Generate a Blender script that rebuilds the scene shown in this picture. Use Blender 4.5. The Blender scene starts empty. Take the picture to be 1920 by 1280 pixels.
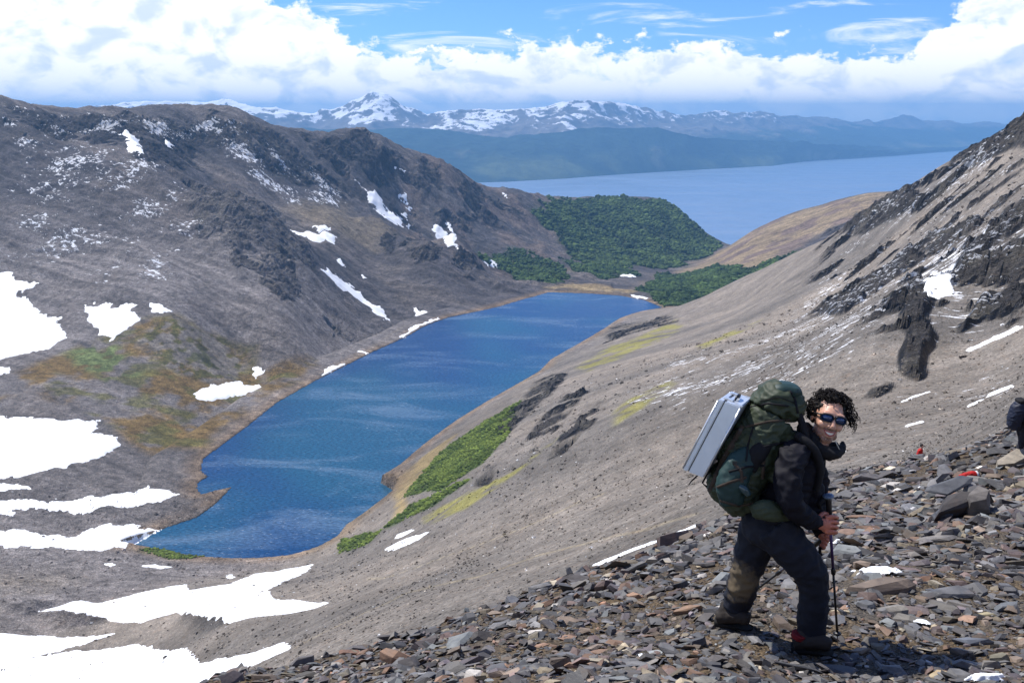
import bpy, bmesh, math, random
import numpy as np
from mathutils import Vector, Matrix, Euler
R = math.radians
random.seed(7); rng = np.random.default_rng(7)
sc = bpy.context.scene
col = sc.collection

# ------------------------------------------------------------------ camera
F = 1600.0; PITCH = R(14.88); CP, SP = math.cos(PITCH), math.sin(PITCH)
cam = bpy.data.cameras.new('camera'); cam.sensor_width = 36; cam.lens = 36*F/1920
cam.clip_start = 0.1; cam.clip_end = 200000
camo = bpy.data.objects.new('camera', cam); col.objects.link(camo)
camo.location = (0, 0, 0); camo.rotation_euler = (R(90)-PITCH, 0, 0)
sc.camera = camo
sc.render.resolution_x = 1024; sc.render.resolution_y = 682

# ------------------------------------------------------------------ light
SUN_EL = R(57); SUN_AZ = R(-46)          # azimuth from +Y (view direction), negative = left
sd_ = Vector((math.sin(SUN_AZ)*math.cos(SUN_EL), math.cos(SUN_AZ)*math.cos(SUN_EL), math.sin(SUN_EL)))
sl = bpy.data.lights.new('sun', 'SUN'); sl.energy = 4.6; sl.angle = R(0.53); sl.color = (1, 0.955, 0.88)
slo = bpy.data.objects.new('sun', sl); col.objects.link(slo)
slo.rotation_euler = sd_.to_track_quat('Z', 'Y').to_euler()
sc.view_settings.view_transform = 'Standard'; sc.view_settings.look = 'None'
sc.view_settings.exposure = 0.44; sc.view_settings.gamma = 1
try: sc.view_settings.use_curve_mapping = False
except Exception: pass
sc.cycles.use_denoising = True
sc.cycles.max_bounces = 5; sc.cycles.diffuse_bounces = 2; sc.cycles.glossy_bounces = 2
sc.cycles.transparent_max_bounces = 6; sc.cycles.volume_bounces = 0
sc.cycles.caustics_reflective = False; sc.cycles.caustics_refractive = False

# node helper -------------------------------------------------------------
class NT:
    def __init__(s, tree): s.t = tree; s.n = tree.nodes; s.l = tree.links
    def new(s, kind, **kw):
        nd = s.n.new(kind)
        for k, v in kw.items(): setattr(nd, k, v)
        return nd
    def put(s, sock, v):
        if isinstance(v, bpy.types.NodeSocket): s.l.new(v, sock)
        elif v is not None: sock.default_value = v
    def math(s, op, a, b=None, c=None, clamp=False):
        nd = s.new('ShaderNodeMath', operation=op); nd.use_clamp = clamp
        s.put(nd.inputs[0], a)
        if b is not None: s.put(nd.inputs[1], b)
        if c is not None: s.put(nd.inputs[2], c)
        return nd.outputs[0]
    def vmath(s, op, a, b=None):
        nd = s.new('ShaderNodeVectorMath', operation=op); s.put(nd.inputs[0], a)
        if b is not None: s.put(nd.inputs[1], b)
        return nd.outputs[0]
    def mix(s, f, a, b, mode='MIX'):
        nd = s.new('ShaderNodeMix', data_type='RGBA', blend_type=mode)
        s.put(nd.inputs[0], f); s.put(nd.inputs[6], a); s.put(nd.inputs[7], b)
        return nd.outputs[2]
    def ramp(s, f, lo, hi, a=0.0, b=1.0, smooth=True):
        nd = s.new('ShaderNodeMapRange'); nd.interpolation_type = 'SMOOTHSTEP' if smooth else 'LINEAR'
        s.put(nd.inputs[0], f); s.put(nd.inputs[1], lo); s.put(nd.inputs[2], hi); s.put(nd.inputs[3], a); s.put(nd.inputs[4], b)
        return nd.outputs[0]
    def noise(s, vec, scale, detail=4, rough=0.55, lac=2.0, dist=0.0):
        nd = s.new('ShaderNodeTexNoise'); s.put(nd.inputs['Vector'], vec); s.put(nd.inputs['Scale'], scale)
        nd.inputs['Detail'].default_value = detail; nd.inputs['Roughness'].default_value = rough
        nd.inputs['Lacunarity'].default_value = lac; nd.inputs['Distortion'].default_value = dist
        return nd.outputs[0]
    def mapping(s, vec, loc=(0,0,0), rot=(0,0,0), scl=(1,1,1)):
        nd = s.new('ShaderNodeMapping'); s.put(nd.inputs[0], vec)
        nd.inputs[1].default_value = loc; nd.inputs[2].default_value = rot; nd.inputs[3].default_value = scl
        return nd.outputs[0]
    def curve(s, f, pts):
        nd = s.new('ShaderNodeFloatCurve'); s.put(nd.inputs[1], f)
        c = nd.mapping.curves[0]
        while len(c.points) > 2: c.points.remove(c.points[1])
        c.points[0].location = pts[0]; c.points[-1].location = pts[-1]
        for p in pts[1:-1]: c.points.new(*p)
        nd.mapping.update()
        return nd.outputs[0]
def material(name):
    m = bpy.data.materials.new(name); m.use_nodes = True
    t = NT(m.node_tree); b = t.n['Principled BSDF']
    return m, t, b
def simple(name, rgb, rough=0.8, metal=0.0, vary=0.15, scale=20.0, bump=0.0, spec=0.3):
    m, t, b = material(name)
    co = t.new('ShaderNodeTexCoord').outputs['Object']
    n = t.noise(co, scale, 4)
    k = t.ramp(n, 0.3, 0.7, 1-vary, 1+vary, False)
    c = t.mix(1.0, (*rgb, 1), k, 'MULTIPLY')
    t.put(b.inputs['Base Color'], c); b.inputs['Roughness'].default_value = rough; b.inputs['Metallic'].default_value = metal
    b.inputs['Specular IOR Level'].default_value = spec
    if bump:
        bp = t.new('ShaderNodeBump'); bp.inputs['Strength'].default_value = bump; bp.inputs['Distance'].default_value = 0.01
        t.put(bp.inputs['Height'], n); t.put(b.inputs['Normal'], bp.outputs[0])
    return m

# ------------------------------------------------------------------ sky
world = bpy.data.worlds.new('World'); sc.world = world; world.use_nodes = True
SKY_STRENGTH = 0.11
def build_sky():
    t = NT(world.node_tree)
    bg = t.n['Background']
    sky = t.new('ShaderNodeTexSky', sky_type='NISHITA'); sky.sun_disc = False
    sky.sun_elevation = SUN_EL; sky.sun_rotation = SUN_AZ; sky.altitude = 800; sky.air_density = 1.0; sky.dust_density = 0.15; sky.ozone_density = 2.5
    g = t.new('ShaderNodeTexCoord').outputs['Generated']
    sep = t.new('ShaderNodeSeparateXYZ'); t.put(sep.inputs[0], g)
    x, y, z = sep.outputs
    az = t.math('ARCTAN2', x, y)                  # radians, + to the right
    el = t.math('MULTIPLY', t.math('ARCSINE', z), 180/math.pi)   # degrees
    comb = t.new('ShaderNodeCombineXYZ')
    t.put(comb.inputs[0], t.math('MULTIPLY', az, 180/math.pi)); t.put(comb.inputs[1], el)
    P = comb.outputs[0]
    # warp for billowy outlines
    big = t.noise(t.mapping(P, (3.1, 1.7, 0), (0,0,0), (0.16, 0.30, 1)), 1.0, 3, 0.5)
    puff = t.noise(t.mapping(P, (7.3, 2.2, 0), (0,0,0), (0.55, 0.85, 1)), 1.0, 6, 0.56, dist=0.4)
    fine = t.noise(t.mapping(P, (1.0, 9.2, 0), (0,0,0), (2.3, 3.1, 1)), 1.0, 5, 0.6)
    # top of the cumulus bank over azimuth (azimuth -60..60 deg -> 0..1, value*20 = degrees)
    azn = t.math('ADD', t.math('DIVIDE', t.math('MULTIPLY', az, 180/math.pi), 120.0), 0.5)
    T = t.curve(azn, SKY_TOP)
    T = t.math('MULTIPLY', T, 20.0)
    edge = t.math('ADD', t.math('MULTIPLY', t.math('SUBTRACT', puff, 0.5), 5.2), t.math('MULTIPLY', t.math('SUBTRACT', fine, 0.5), 1.8))
    edge = t.math('ADD', edge, t.math('MULTIPLY', t.math('SUBTRACT', big, 0.5), 3.0))
    d = t.math('ADD', t.math('SUBTRACT', T, el), edge)
    bank = t.ramp(d, -0.1, 0.75)
    # small holes of blue inside the bank
    hole = t.ramp(t.math('ADD', t.math('MULTIPLY', big, 0.6), t.math('MULTIPLY', puff, 0.4)), 0.30, 0.42, 0.25, 1.0)
    bank = t.math('MULTIPLY', bank, hole)
    # thin wisps above
    wis = t.noise(t.mapping(P, (0.4, 5.5, 0), (0, 0, R(-9)), (0.10, 0.62, 1)), 1.0, 6, 0.62, dist=0.8)
    wis = t.math('MULTIPLY', t.ramp(wis, 0.52, 0.72), 0.75)
    # scattered clouds high overhead, the same sort of cloud going on out of the frame
    up = t.noise(t.mapping(g, (0,0,0), (0,0,0), (2.2, 2.2, 3.2)), 1.0, 7, 0.58)
    up = t.math('MULTIPLY', t.ramp(up, 0.55, 0.68), t.ramp(el, 12, 26))
    cov = t.math('MAXIMUM', t.math('MAXIMUM', bank, wis), up)
    # cloud colour: bright crowns, soft grey-blue hollows
    q1 = t.noise(t.mapping(P, (7.3, 2.2, 0), (0,0,0), (0.34, 0.52, 1)), 1.0, 4, 0.52, dist=0.5)
    q2 = t.noise(t.mapping(P, (7.3+0.30, 2.2-0.42, 0), (0,0,0), (0.34, 0.52, 1)), 1.0, 4, 0.52, dist=0.5)
    rel = t.math('ADD', t.math('SUBTRACT', q1, q2), t.math('MULTIPLY', t.math('SUBTRACT', fine, 0.5), 0.10))
    lit = t.ramp(rel, -0.22, 0.06)
    body = t.ramp(d, 0.0, 2.2)                       # thin rims stay bright
    lit = t.math('MAXIMUM', lit, t.math('SUBTRACT', 1.0, body))
    base = t.ramp(t.math('ADD', el, t.math('MULTIPLY', t.math('SUBTRACT', q1, 0.5), 5.0)), 0.2, 1.9)
    lit = t.math('MULTIPLY', lit, t.math('ADD', t.math('MULTIPLY', base, 0.25), 0.75))
    ccol = t.mix(lit, (0.66, 0.75, 0.90, 1), (1.08, 1.07, 1.05, 1))
    ccol = t.mix(1.0, ccol, (CLOUD_GAIN,)*3+(1,), 'MULTIPLY')
    skyc = t.mix(1.0, sky.outputs[0], SKY_TINT, 'MULTIPLY')
    c = t.mix(cov, skyc, ccol)
    below = t.ramp(z, -0.02, 0.0)
    c = t.mix(below, skyc, c)
    t.put(bg.inputs[0], c); bg.inputs[1].default_value = SKY_STRENGTH
SKY_TINT = (0.41, 0.65, 1.08, 1)
CLOUD_GAIN = 8.6
def _azel(u, v):
    cx, cv = (u-960)/F, (v-640)/F
    f, d = CP-SP*cv, SP+CP*cv
    return math.degrees(math.atan2(cx, f)), math.degrees(math.atan2(-d, math.hypot(cx, f)))
SKY_TOP = [(0.0, 0.62)]
for u, v in [(0,-130),(250,-110),(450,-60),(560,10),(640,50),(700,95),(850,85),(1000,80),(1100,75),(1200,90),(1330,70),(1450,85),(1600,105),(1690,105),(1740,60),(1800,0),(1880,-50)]:
    a, e = _azel(u, v); SKY_TOP.append((a/120+0.5, e/20))
SKY_TOP.append((1.0, 0.5))
build_sky()

# ------------------------------------------------------------------ helpers
def ray(u, v):
    """direction of a picture point as (x per metre forward, z per metre forward)"""
    cx, cv = (u-960)/F, (v-640)/F
    f, d = CP-SP*cv, SP+CP*cv
    return cx/f, -d/f
def at(u, v, depth):
    cx, cv = (u-960)/F*depth, (v-640)/F*depth
    return Vector((cx, CP*depth-SP*cv, -SP*depth-CP*cv))
def hash2(ix, iy, seed):
    h = (ix*374761393 + iy*668265263 + seed*974711) & 0xffffffff
    h = ((h ^ (h >> 13))*1274126177) & 0xffffffff
    return ((h ^ (h >> 16)) & 0xffff)/65535.0
def vnoise(x, y, seed=0):
    x0 = np.floor(x); y0 = np.floor(y); fx = x-x0; fy = y-y0
    ix = x0.astype(np.int64); iy = y0.astype(np.int64)
    fx = fx*fx*fx*(fx*(fx*6-15)+10); fy = fy*fy*fy*(fy*(fy*6-15)+10)
    a = hash2(ix, iy, seed); b = hash2(ix+1, iy, seed); c = hash2(ix, iy+1, seed); d = hash2(ix+1, iy+1, seed)
    return (a+(b-a)*fx)*(1-fy)+(c+(d-c)*fx)*fy
def fbm(x, y, octv=5, seed=0, gain=0.5):
    s = 0; a = 1; n = 0
    for k in range(octv):
        c, sn = math.cos(k*0.7), math.sin(k*0.7)
        s = s+a*(vnoise((x*c-y*sn)*2**k+k*17.3, (x*sn+y*c)*2**k-k*9.1, seed+k)*2-1); n += a; a *= gain
    return s/n
def ridged(x, y, octv=5, seed=0, gain=0.55):
    s = 0; a = 1; n = 0
    for k in range(octv):
        c, sn = math.cos(k*0.7), math.sin(k*0.7)
        v = 1-np.abs(vnoise((x*c-y*sn)*2**k+k*13.3, (x*sn+y*c)*2**k-k*7.1, seed+k)*2-1)
        s = s+a*v*v; n += a; a *= gain
    return s/n
def smooth(e0, e1, x):
    t = np.clip((x-e0)/(e1-e0), 0, 1); return t*t*(3-2*t)
def sdf(px, py, poly):
    """signed distance to a closed polygon, positive inside"""
    poly = np.asarray(poly, float); d = np.full(px.shape, 1e18); ins = np.zeros(px.shape, bool)
    n = len(poly)
    for i in range(n):
        ax, ay = poly[i]; bx, by = poly[(i+1) % n]
        ex, ey = bx-ax, by-ay; wx, wy = px-ax, py-ay
        t = np.clip((wx*ex+wy*ey)/(ex*ex+ey*ey+1e-12), 0, 1)
        d = np.minimum(d, (wx-ex*t)**2+(wy-ey*t)**2)
        c = (ay <= py) != (by <= py)
        with np.errstate(divide='ignore', invalid='ignore'):
            ins ^= c & (px < ax+(py-ay)*(ex/(ey if ey else 1e-12)))
    d = np.sqrt(d)
    return np.where(ins, d, -d)
def obj(name, me, mats=None, parent=None, kind=None, label=None, cat=None, group=None):
    o = bpy.data.objects.new(name, me); col.objects.link(o)
    if mats is not None and me is not None and not me.materials:
        for m in (mats if isinstance(mats, (list, tuple)) else [mats]): me.materials.append(m)
    if parent: o.parent = parent
    if kind: o['kind'] = kind
    if label: o['label'] = label
    if cat: o['category'] = cat
    if group: o['group'] = group
    return o
def np_mesh(name, verts, faces, smooth_=True):
    """fast mesh from numpy arrays; faces an (n,3) or (n,4) int array"""
    me = bpy.data.meshes.new(name); k = faces.shape[1]; nf = len(faces)
    me.vertices.add(len(verts)); me.vertices.foreach_set('co', np.ascontiguousarray(verts, np.float32).ravel())
    me.loops.add(nf*k); me.loops.foreach_set('vertex_index', np.ascontiguousarray(faces, np.int32).ravel())
    me.polygons.add(nf); me.polygons.foreach_set('loop_start', np.arange(0, nf*k, k, dtype=np.int32))
    try: me.polygons.foreach_set('loop_total', np.full(nf, k, np.int32))
    except Exception: pass
    me.polygons.foreach_set('use_smooth', np.full(nf, smooth_, bool))
    me.update(calc_edges=True)
    return me
def set_col(me, name, rgb):
    a = me.attributes.new(name, 'FLOAT_COLOR', 'POINT')
    d = np.ones((len(me.vertices), 4), np.float32); d[:, :rgb.shape[1]] = rgb
    a.data.foreach_set('color', d.ravel())
def grid_faces(nr, nc):
    i = np.arange(nr*nc).reshape(nr, nc)
    return np.stack([i[:-1, :-1], i[:-1, 1:], i[1:, 1:], i[1:, :-1]], -1).reshape(-1, 4)
class TPS:
    def __init__(s, pts, val, lam=1e-6):
        pts = np.asarray(pts, float); n = len(pts); s.p = pts
        A = np.zeros((n+3, n+3)); A[:n, :n] = s.k(pts, pts)+lam*np.eye(n)
        A[:n, n] = 1; A[:n, n+1:] = pts; A[n, :n] = 1; A[n+1:, :n] = pts.T
        s.w = np.linalg.solve(A, np.concatenate([val, np.zeros(3)]))
    def k(s, a, b):
        d2 = ((a[:, None, :]-b[None])**2).sum(-1); return 0.5*d2*np.log(d2+1e-12)
    def __call__(s, q):
        out = np.empty(len(q)); n = len(s.p)
        for i in range(0, len(q), 20000):
            c = q[i:i+20000]; out[i:i+20000] = s.k(c, s.p)@s.w[:n]+s.w[n]+c@s.w[n+1:]
        return out
# ------------------------------------------------------------------ terrain of the valley: one height field, cut into its land forms
LAKE_Z = -350.0; SEA_Z = -850.0
CTRL = """
0,1275,400 0,1200,430 0,1150,470 0,1050,590 150,1050,600 0,1000,640 150,1010,650 0,950,690 200,950,700 0,900,750 200,880,795
0,840,830 200,820,880 100,740,960 300,760,980 0,680,1050 200,680,1060 0,620,1150 130,560,1250 320,600,1180 330,640,1130 450,660,1190
450,720,1100 300,1150,450 450,1180,300 250,1275,360 480,1230,240 550,1100,420 600,1130,330 350,1110,500 620,1060,540 450,1060,600
300,1060,605 0,560,1260 0,500,1350 0,400,1520 0,300,1700 130,250,1850 200,500,1340 200,400,1500 200,320,1640 350,560,1250 350,450,1440
350,380,1560 500,560,1290 500,480,1430 550,620,1230
0,192,1900 100,203,1960 200,205,2020 330,213,2080 400,212,2120 460,218,2150 500,240,2200 560,252,2260 640,258,2350 700,255,2420 740,275,2480
800,297,2550 860,320,2620 890,345,2680 960,360,2760 1010,370,2850 1040,379,2900
330,335,1660 400,357,1630 470,372,1640 500,390,1640 540,430,1620 580,460,1600 600,490,1580 620,560,1450 600,640,1280
430,340,1900 520,370,1950 400,280,2030 560,320,2120 600,440,1800 620,410,1900 560,400,1900 350,290,1960 650,330,2220
700,480,1830 800,450,1850 880,500,1820 905,522,1790 700,420,2000 660,400,2050 850,440,2090 700,350,2250 760,400,2280 830,400,2350 850,470,2130
730,560,1620 800,540,1640 780,600,1540 900,550,1640 960,545,1720
900,400,2500 950,450,2400 1000,430,2600 1050,490,2300 950,520,1980 1000,538,1800
1040,374,3100 1130,371,3250 1200,374,3300 1260,385,3300 1300,420,3200 1360,458,3100 1150,430,2850 1100,480,2500 1200,490,2500 1300,490,2600
1180,510,2200 1100,530,1950 1150,545,1780
1370,462,2700 1400,440,2650 1450,415,2600 1500,395,2550 1560,378,2500 1620,364,2450 1680,360,2400 1250,520,2250 1350,490,2350 1250,560,1700
1300,540,1800 1400,520,1850 1450,490,1950 1500,460,2050 1500,430,2300 1200,540,1900
1920,210,800 1850,262,840 1780,300,870 1690,355,920 1600,415,1050 1510,465,1200 1400,520,1330 1300,568,1430
1000,900,400 1300,900,200 1700,600,330 1920,400,420 1500,640,480 1100,700,800 900,850,600 800,950,520 700,1040,450 700,1100,300 800,1100,220
900,1150,110 700,1180,140 560,1220,150 1000,1050,170 1200,1000,130 1300,960,120 1800,800,120 1900,700,220 1600,800,165 1400,800,280
1200,750,480 1300,620,900 1400,560,1050 1600,500,750 1800,450,500 1900,300,620 1900,550,350 1920,772,60 1920,802,43 1850,832,43
"""
pts = []; val = []
def lnc(tx, Y): return (tx*3.0, np.log(Y)*1.5)
for tok in CTRL.split():
    u, v, Y = map(float, tok.split(',')); tx, q = ray(u, v); pts.append(lnc(tx, Y)); val.append(q)
def behind(u, v, Y, z):        # hidden ground behind a crest or below the ledge
    tx, q = ray(u, v); pts.append(lnc(tx, Y)); val.append(z/Y)
for u, v, Y, z in [(0,192,2350,-90),(200,205,2450,-110),(400,212,2500,-120),(560,252,2650,-200),(700,255,2800,-230),(860,320,3050,-350),(1010,370,3250,-400),
                   (400,357,1760,-155),(480,372,1770,-185),(540,430,1730,-235),(1150,371,3800,-640),(1300,420,3700,-720),(1450,415,3000,-480),(1600,364,2900,-400),
                   (0,192,4200,-600),(500,240,4200,-700),(900,345,4200,-800),(1300,420,4300,-960),(1700,360,4200,-800),(1920,300,4200,-700),(1100,371,4400,-940),
                   (1920,210,1150,-80),(1690,355,1250,-205),(1600,415,1350,-250),(1510,465,1480,-300),(1400,520,1560,-345),
                   (1920,300,2000,-250),(1800,360,2200,-230),(820,465,1960,-300),(900,520,1900,-345),
                   (400,1000,45,-48),(800,1000,45,-44),(1100,1000,45,-38),(1300,1000,45,-30),(-150,1275,390,-285),(-150,900,760,-335),(-150,500,1360,-225),(-150,190,1920,35),
                   (2080,772,60,-12),(2080,772,43,-11),(1722,862,48,-20.9),(1722,862,62,-26.4),(2080,600,330,-25),(2080,300,640,25),(2080,180,820,60)]:
    behind(u, v, Y, z)
tps = TPS(pts, np.array(val))
NC = 640
TXC = np.linspace(-0.80, 0.80, NC)
YR = np.concatenate([np.geomspace(42, 600, 250, endpoint=False), np.geomspace(600, 3350, 720, endpoint=False), np.geomspace(3350, 4600, 50)])
NR = len(YR)
cTX = np.linspace(-0.80, 0.80, 161); cL = np.linspace(np.log(YR[0]), np.log(YR[-1]), 240)
gL, gT = np.meshgrid(cL, cTX, indexing='ij')
cQ = tps(np.stack([gT.ravel()*3, gL.ravel()*1.5], 1)).reshape(gL.shape)
def bil(G, r, c):
    r = np.clip(r, 0, G.shape[0]-1.001); c = np.clip(c, 0, G.shape[1]-1.001)
    r0 = r.astype(int); c0 = c.astype(int); fr = r-r0; fc = c-c0
    return (G[r0, c0]*(1-fc)+G[r0, c0+1]*fc)*(1-fr)+(G[r0+1, c0]*(1-fc)+G[r0+1, c0+1]*fc)*fr
LR = np.log(YR)
Yg, Tg = np.meshgrid(YR, TXC, indexing='ij'); Xg = Yg*Tg
Q0 = bil(cQ, (np.log(Yg)-cL[0])/(cL[1]-cL[0]), (Tg+0.8)/(cTX[1]-cTX[0]))
Z = Q0*Yg
def caster(Zg):
    Qg = Zg/Yg
    def hit(u, v, ymin=0):
        """world x, y where the picture ray first meets the ground beyond ymin"""
        tx, q = ray(u, v); c = np.interp(tx, TXC, np.arange(NC)); c0 = int(min(c, NC-2)); f = c-c0
        prof = Qg[:, c0]*(1-f)+Qg[:, c0+1]*f
        ok = (prof >= q) & (YR > ymin); k = int(np.argmax(ok))
        if not ok.any():
            p2 = np.where(YR > max(ymin, 60), prof, -9); k = int(np.argmax(p2)); Y = YR[k]
        elif k == 0 or prof[k-1] >= q or YR[k-1] <= ymin: Y = YR[k]
        else: Y = YR[k-1]+(YR[k]-YR[k-1])*(q-prof[k-1])/(prof[k]-prof[k-1])
        return tx*Y, Y
    return hit
hit0 = caster(Z)
def level_pt(u, v, z):
    tx, q = ray(u, v); Y = z/q; return tx*Y, Y
SHORE = [(228,1028),(300,993),(370,970),(405,945),(437,912),(400,920),(378,926),(370,915),(374,903),(392,893),(378,882),(382,860),(430,825),(470,795),(520,755),(590,715),
         (650,685),(700,660),(760,633),(800,610),(840,596),(930,576),(985,560),(1030,548),(1100,550),(1160,554),(1205,562),(1240,575),(1253,590),(1200,604),(1160,622),(1130,650),(1080,680),
         (1030,705),(1010,735),(940,770),(860,810),(800,850),(750,893),(716,904),(738,918),(746,945),(735,978),(690,1000),(650,1015),(635,1038),(600,1050),(545,1056),(440,1049),(385,1043),(300,1032)]
lake_poly = np.array([level_pt(u, v, LAKE_Z) for u, v in SHORE])
def P(s, ymin=0):
    """picture polygon 'u,v u,v ...' -> world x, y polygon on the ground"""
    return np.array([hit0(*map(float, t.split(',')), ymin) for t in s.split()])
# land-cover and rock outlines, laid on the ground -------------------------
w1 = fbm(Xg/60, Yg/60, 4, 3); w2 = fbm(Xg/60, Yg/60, 4, 11)
WX = Xg+w1*Yg*0.012; WY = Yg+w2*Yg*0.03
def mask(s, soft=0.010, ymin=0):
    p = P(s, ymin); lo = p.min(0); hi = p.max(0); m = np.zeros(Xg.shape)
    pad = 0.05*hi[1]+10
    box = (WX > lo[0]-pad) & (WX < hi[0]+pad) & (WY > lo[1]-pad*2) & (WY < hi[1]+pad*2)
    if box.any():
        d = sdf(WX[box], WY[box], p); m[box] = smooth(-1, 1, d/(soft*WY[box]))
    return m
def masks(*ss, soft=0.010, ymin=0):
    m = np.zeros(Xg.shape)
    for s in ss: m = np.maximum(m, mask(s, soft, ymin))
    return m
ROCK_L = masks('330,330 400,357 470,372 510,395 545,432 600,480 604,498 570,500 545,560 515,560 490,520 450,500 420,470 390,430 360,390',
               '480,520 525,520 520,555 490,550', '612,592 640,595 655,640 630,640', soft=0.006)
ROCK_C = masks('560,255 640,258 700,254 740,275 770,300 740,345 700,340 650,310 600,290', '775,300 830,310 830,360 790,350', '860,325 905,350 910,385 870,370',
               '0,200 200,212 330,220 300,262 200,262 60,240 0,235', '290,215 420,220 480,250 430,262 330,250', '800,400 880,395 910,415 850,425', '340,225 380,280 300,330 260,300 250,260',
               '420,240 520,250 600,330 640,370 560,340 470,280', soft=0.006, ymin=1700)
ROCK_M = masks('755,455 790,440 825,462 822,480 770,488', '850,475 885,470 905,520 880,522 835,500', '700,440 740,436 750,470 720,476', soft=0.006)
ROCK_R = masks('1940,365 1885,398 1845,445 1800,478 1785,520 1840,545 1940,515', '1690,560 1722,535 1750,565 1740,620 1750,650 1705,710 1678,698 1688,640', '1525,595 1560,560 1640,505 1705,465 1730,490 1650,545 1580,595',
               '1940,200 1860,252 1785,293 1830,305 1940,262', '1700,340 1640,380 1555,437 1600,445 1725,370', '1604,746 1622,728 1650,716 1655,726 1620,750', '1940,560 1860,600 1800,625 1850,565 1940,530', '1720,480 1790,428 1850,415 1800,480', soft=0.008)
ROCK_S = masks('1005,718 1060,700 1035,740 990,780 950,815 938,802 985,752', '1060,742 1092,735 1055,790 1005,838 980,832 1020,782', '1135,745 1112,790 1055,850 1030,862 1062,800', '1150,610 1240,592 1270,600 1180,625 1125,650', '900,870 930,860 925,900 895,900', soft=0.006)
MOUND = masks('335,1165 380,1145 440,1165 420,1175', '90,1158 160,1145 200,1165 120,1172', '20,1140 70,1140 60,1152', soft=0.022)
GRASS_S = masks('985,745 950,770 900,800 830,850 780,905 760,930 830,915 900,870 950,825', '770,950 860,905 880,900 800,955 730,990 680,1005 640,1015 645,1035 700,1012', '255,1030 300,1030 380,1044 350,1046 290,1040', soft=0.006)
GRASS_O = masks('860,812 800,852 752,893 735,905 748,940 738,975 760,960 770,920 800,890 830,850', soft=0.006)
GRASS_Y = masks('1150,770 1180,745 1250,718 1262,722 1200,765 1150,800', '1000,850 1060,810 980,880 880,950 800,980 760,985 830,945', '1260,600 1150,650 1080,690 1100,700 1180,660 1280,612', '1300,640 1420,600 1380,625 1310,655', soft=0.008)
MEADOW = masks('130,660 260,600 330,590 420,640 470,660 480,690 500,740 560,720 480,790 390,850 375,880 260,850 180,780 20,740 20,700', '490,700 600,690 560,730 510,740', soft=0.012)
MEADOW_G = masks('130,660 210,640 260,690 250,710 190,720 140,690', soft=0.012)
SCRUB = masks('250,640 330,590 420,640 470,680 400,720 330,700 290,680', soft=0.01)
BROWN = masks('1680,362 1600,364 1500,395 1400,440 1360,466 1250,515 1190,540 1230,560 1320,545 1500,455 1640,400', soft=0.02, ymin=1560)
FOREST = masks('1040,374 1130,371 1200,374 1260,385 1300,420 1362,460 1320,480 1290,496 1230,500 1150,500 1090,490 1050,450 1010,425 1000,400', soft=0.01, ymin=2200)
FOREST2 = masks('900,480 950,475 1000,480 1040,495 1070,520 1030,540 990,535 940,505', '1185,545 1240,515 1330,500 1400,505 1460,480 1505,465 1480,490 1400,530 1330,565 1290,585 1250,585 1225,565', '1060,490 1150,500 1200,512 1130,520 1080,515', soft=0.008, ymin=1560)
TANSHORE = masks('1090,535 1150,545 1205,540 1250,530 1200,560 1100,551 1030,547', soft=0.01)
AX = np.array([0.894, -0.447]); fa = Xg*AX[0]+Yg*AX[1]; fb = Xg*0.447+Yg*0.894
rib = fbm(Xg/70, Yg/45, 5, 401, 0.6)+0.6*fbm(Xg/16, Yg/16, 4, 403)
def ribs(M, k=0.30): return np.clip(M*smooth(-k, k*0.6, rib+(M-0.5)*0.9-0.12), 0, 1)
ROCK_L = ribs(ROCK_L); ROCK_C = ribs(ROCK_C); ROCK_M = ribs(ROCK_M); ROCK_R = ribs(ROCK_R, 0.5); ROCK_S = np.clip(ROCK_S*smooth(-0.22, 0.12, fbm(fa/90, fb/13, 5, 421, 0.6)+0.05), 0, 1)
crest = masks('420,225 500,240 560,255 740,275 900,350 980,380 960,430 860,440 760,420 650,370 560,330 470,300', '0,200 330,220 400,260 380,330 250,330 0,260', soft=0.02, ymin=1700)
ROCK_C = np.maximum(ROCK_C, crest*smooth(0.10, 0.34, fbm(Xg/95, Yg/60, 5, 407, 0.6)))
wide = masks('1930,215 1700,350 1540,450 1520,590 1660,640 1700,720 1930,640', soft=0.02)
ROCK_R = np.maximum(ROCK_R, wide*smooth(0.20, 0.38, fbm(fa/60, fb/22, 5, 409, 0.6)))
# shore distance
LD = sdf(Xg, Yg, lake_poly)
# relief: broad swells, gullies down the fall line, broken rock
near = np.clip(Yg/650, 0.06, 1.0)
calm = smooth(0, 90, -LD)*0.85+0.15
flat = 1-np.maximum(MEADOW*0.6, 0)
rel = fbm(Xg/220, Yg/220, 3, 21)*7*near + fbm(Xg/45, Yg/45, 6, 31, 0.55)*2.4*near*flat*(1-0.3*(Tg > 0)*(Yg < 1300))
gul = (ridged(fa/420, fb/46, 4, 41)-0.45)*11.0*near
side = smooth(1150, 1350, Yg)*(Tg < 0.1)
rel = rel + gul*(0.12+0.88*side)
big = (ridged(fa/520+0.3*w1, fb/120, 5, 45, 0.55)-0.42)*30*smooth(1200, 1450, Yg)*(Tg < 0.12)*(1-0.85*smooth(0, 1, crest))*smooth(2150, 1750, Yg)
rel = rel + big
rim = smooth(1850, 2050, Yg)*(Tg < 0.10)*smooth(3000, 2850, Yg)
rel = rel + rim*((ridged(Xg/55, Yg/80, 5, 47, 0.6)-0.45)*16*smooth(-0.30, -0.18, Tg)+fbm(Xg/30, Yg/40, 4, 48, 0.6)*4)
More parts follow.
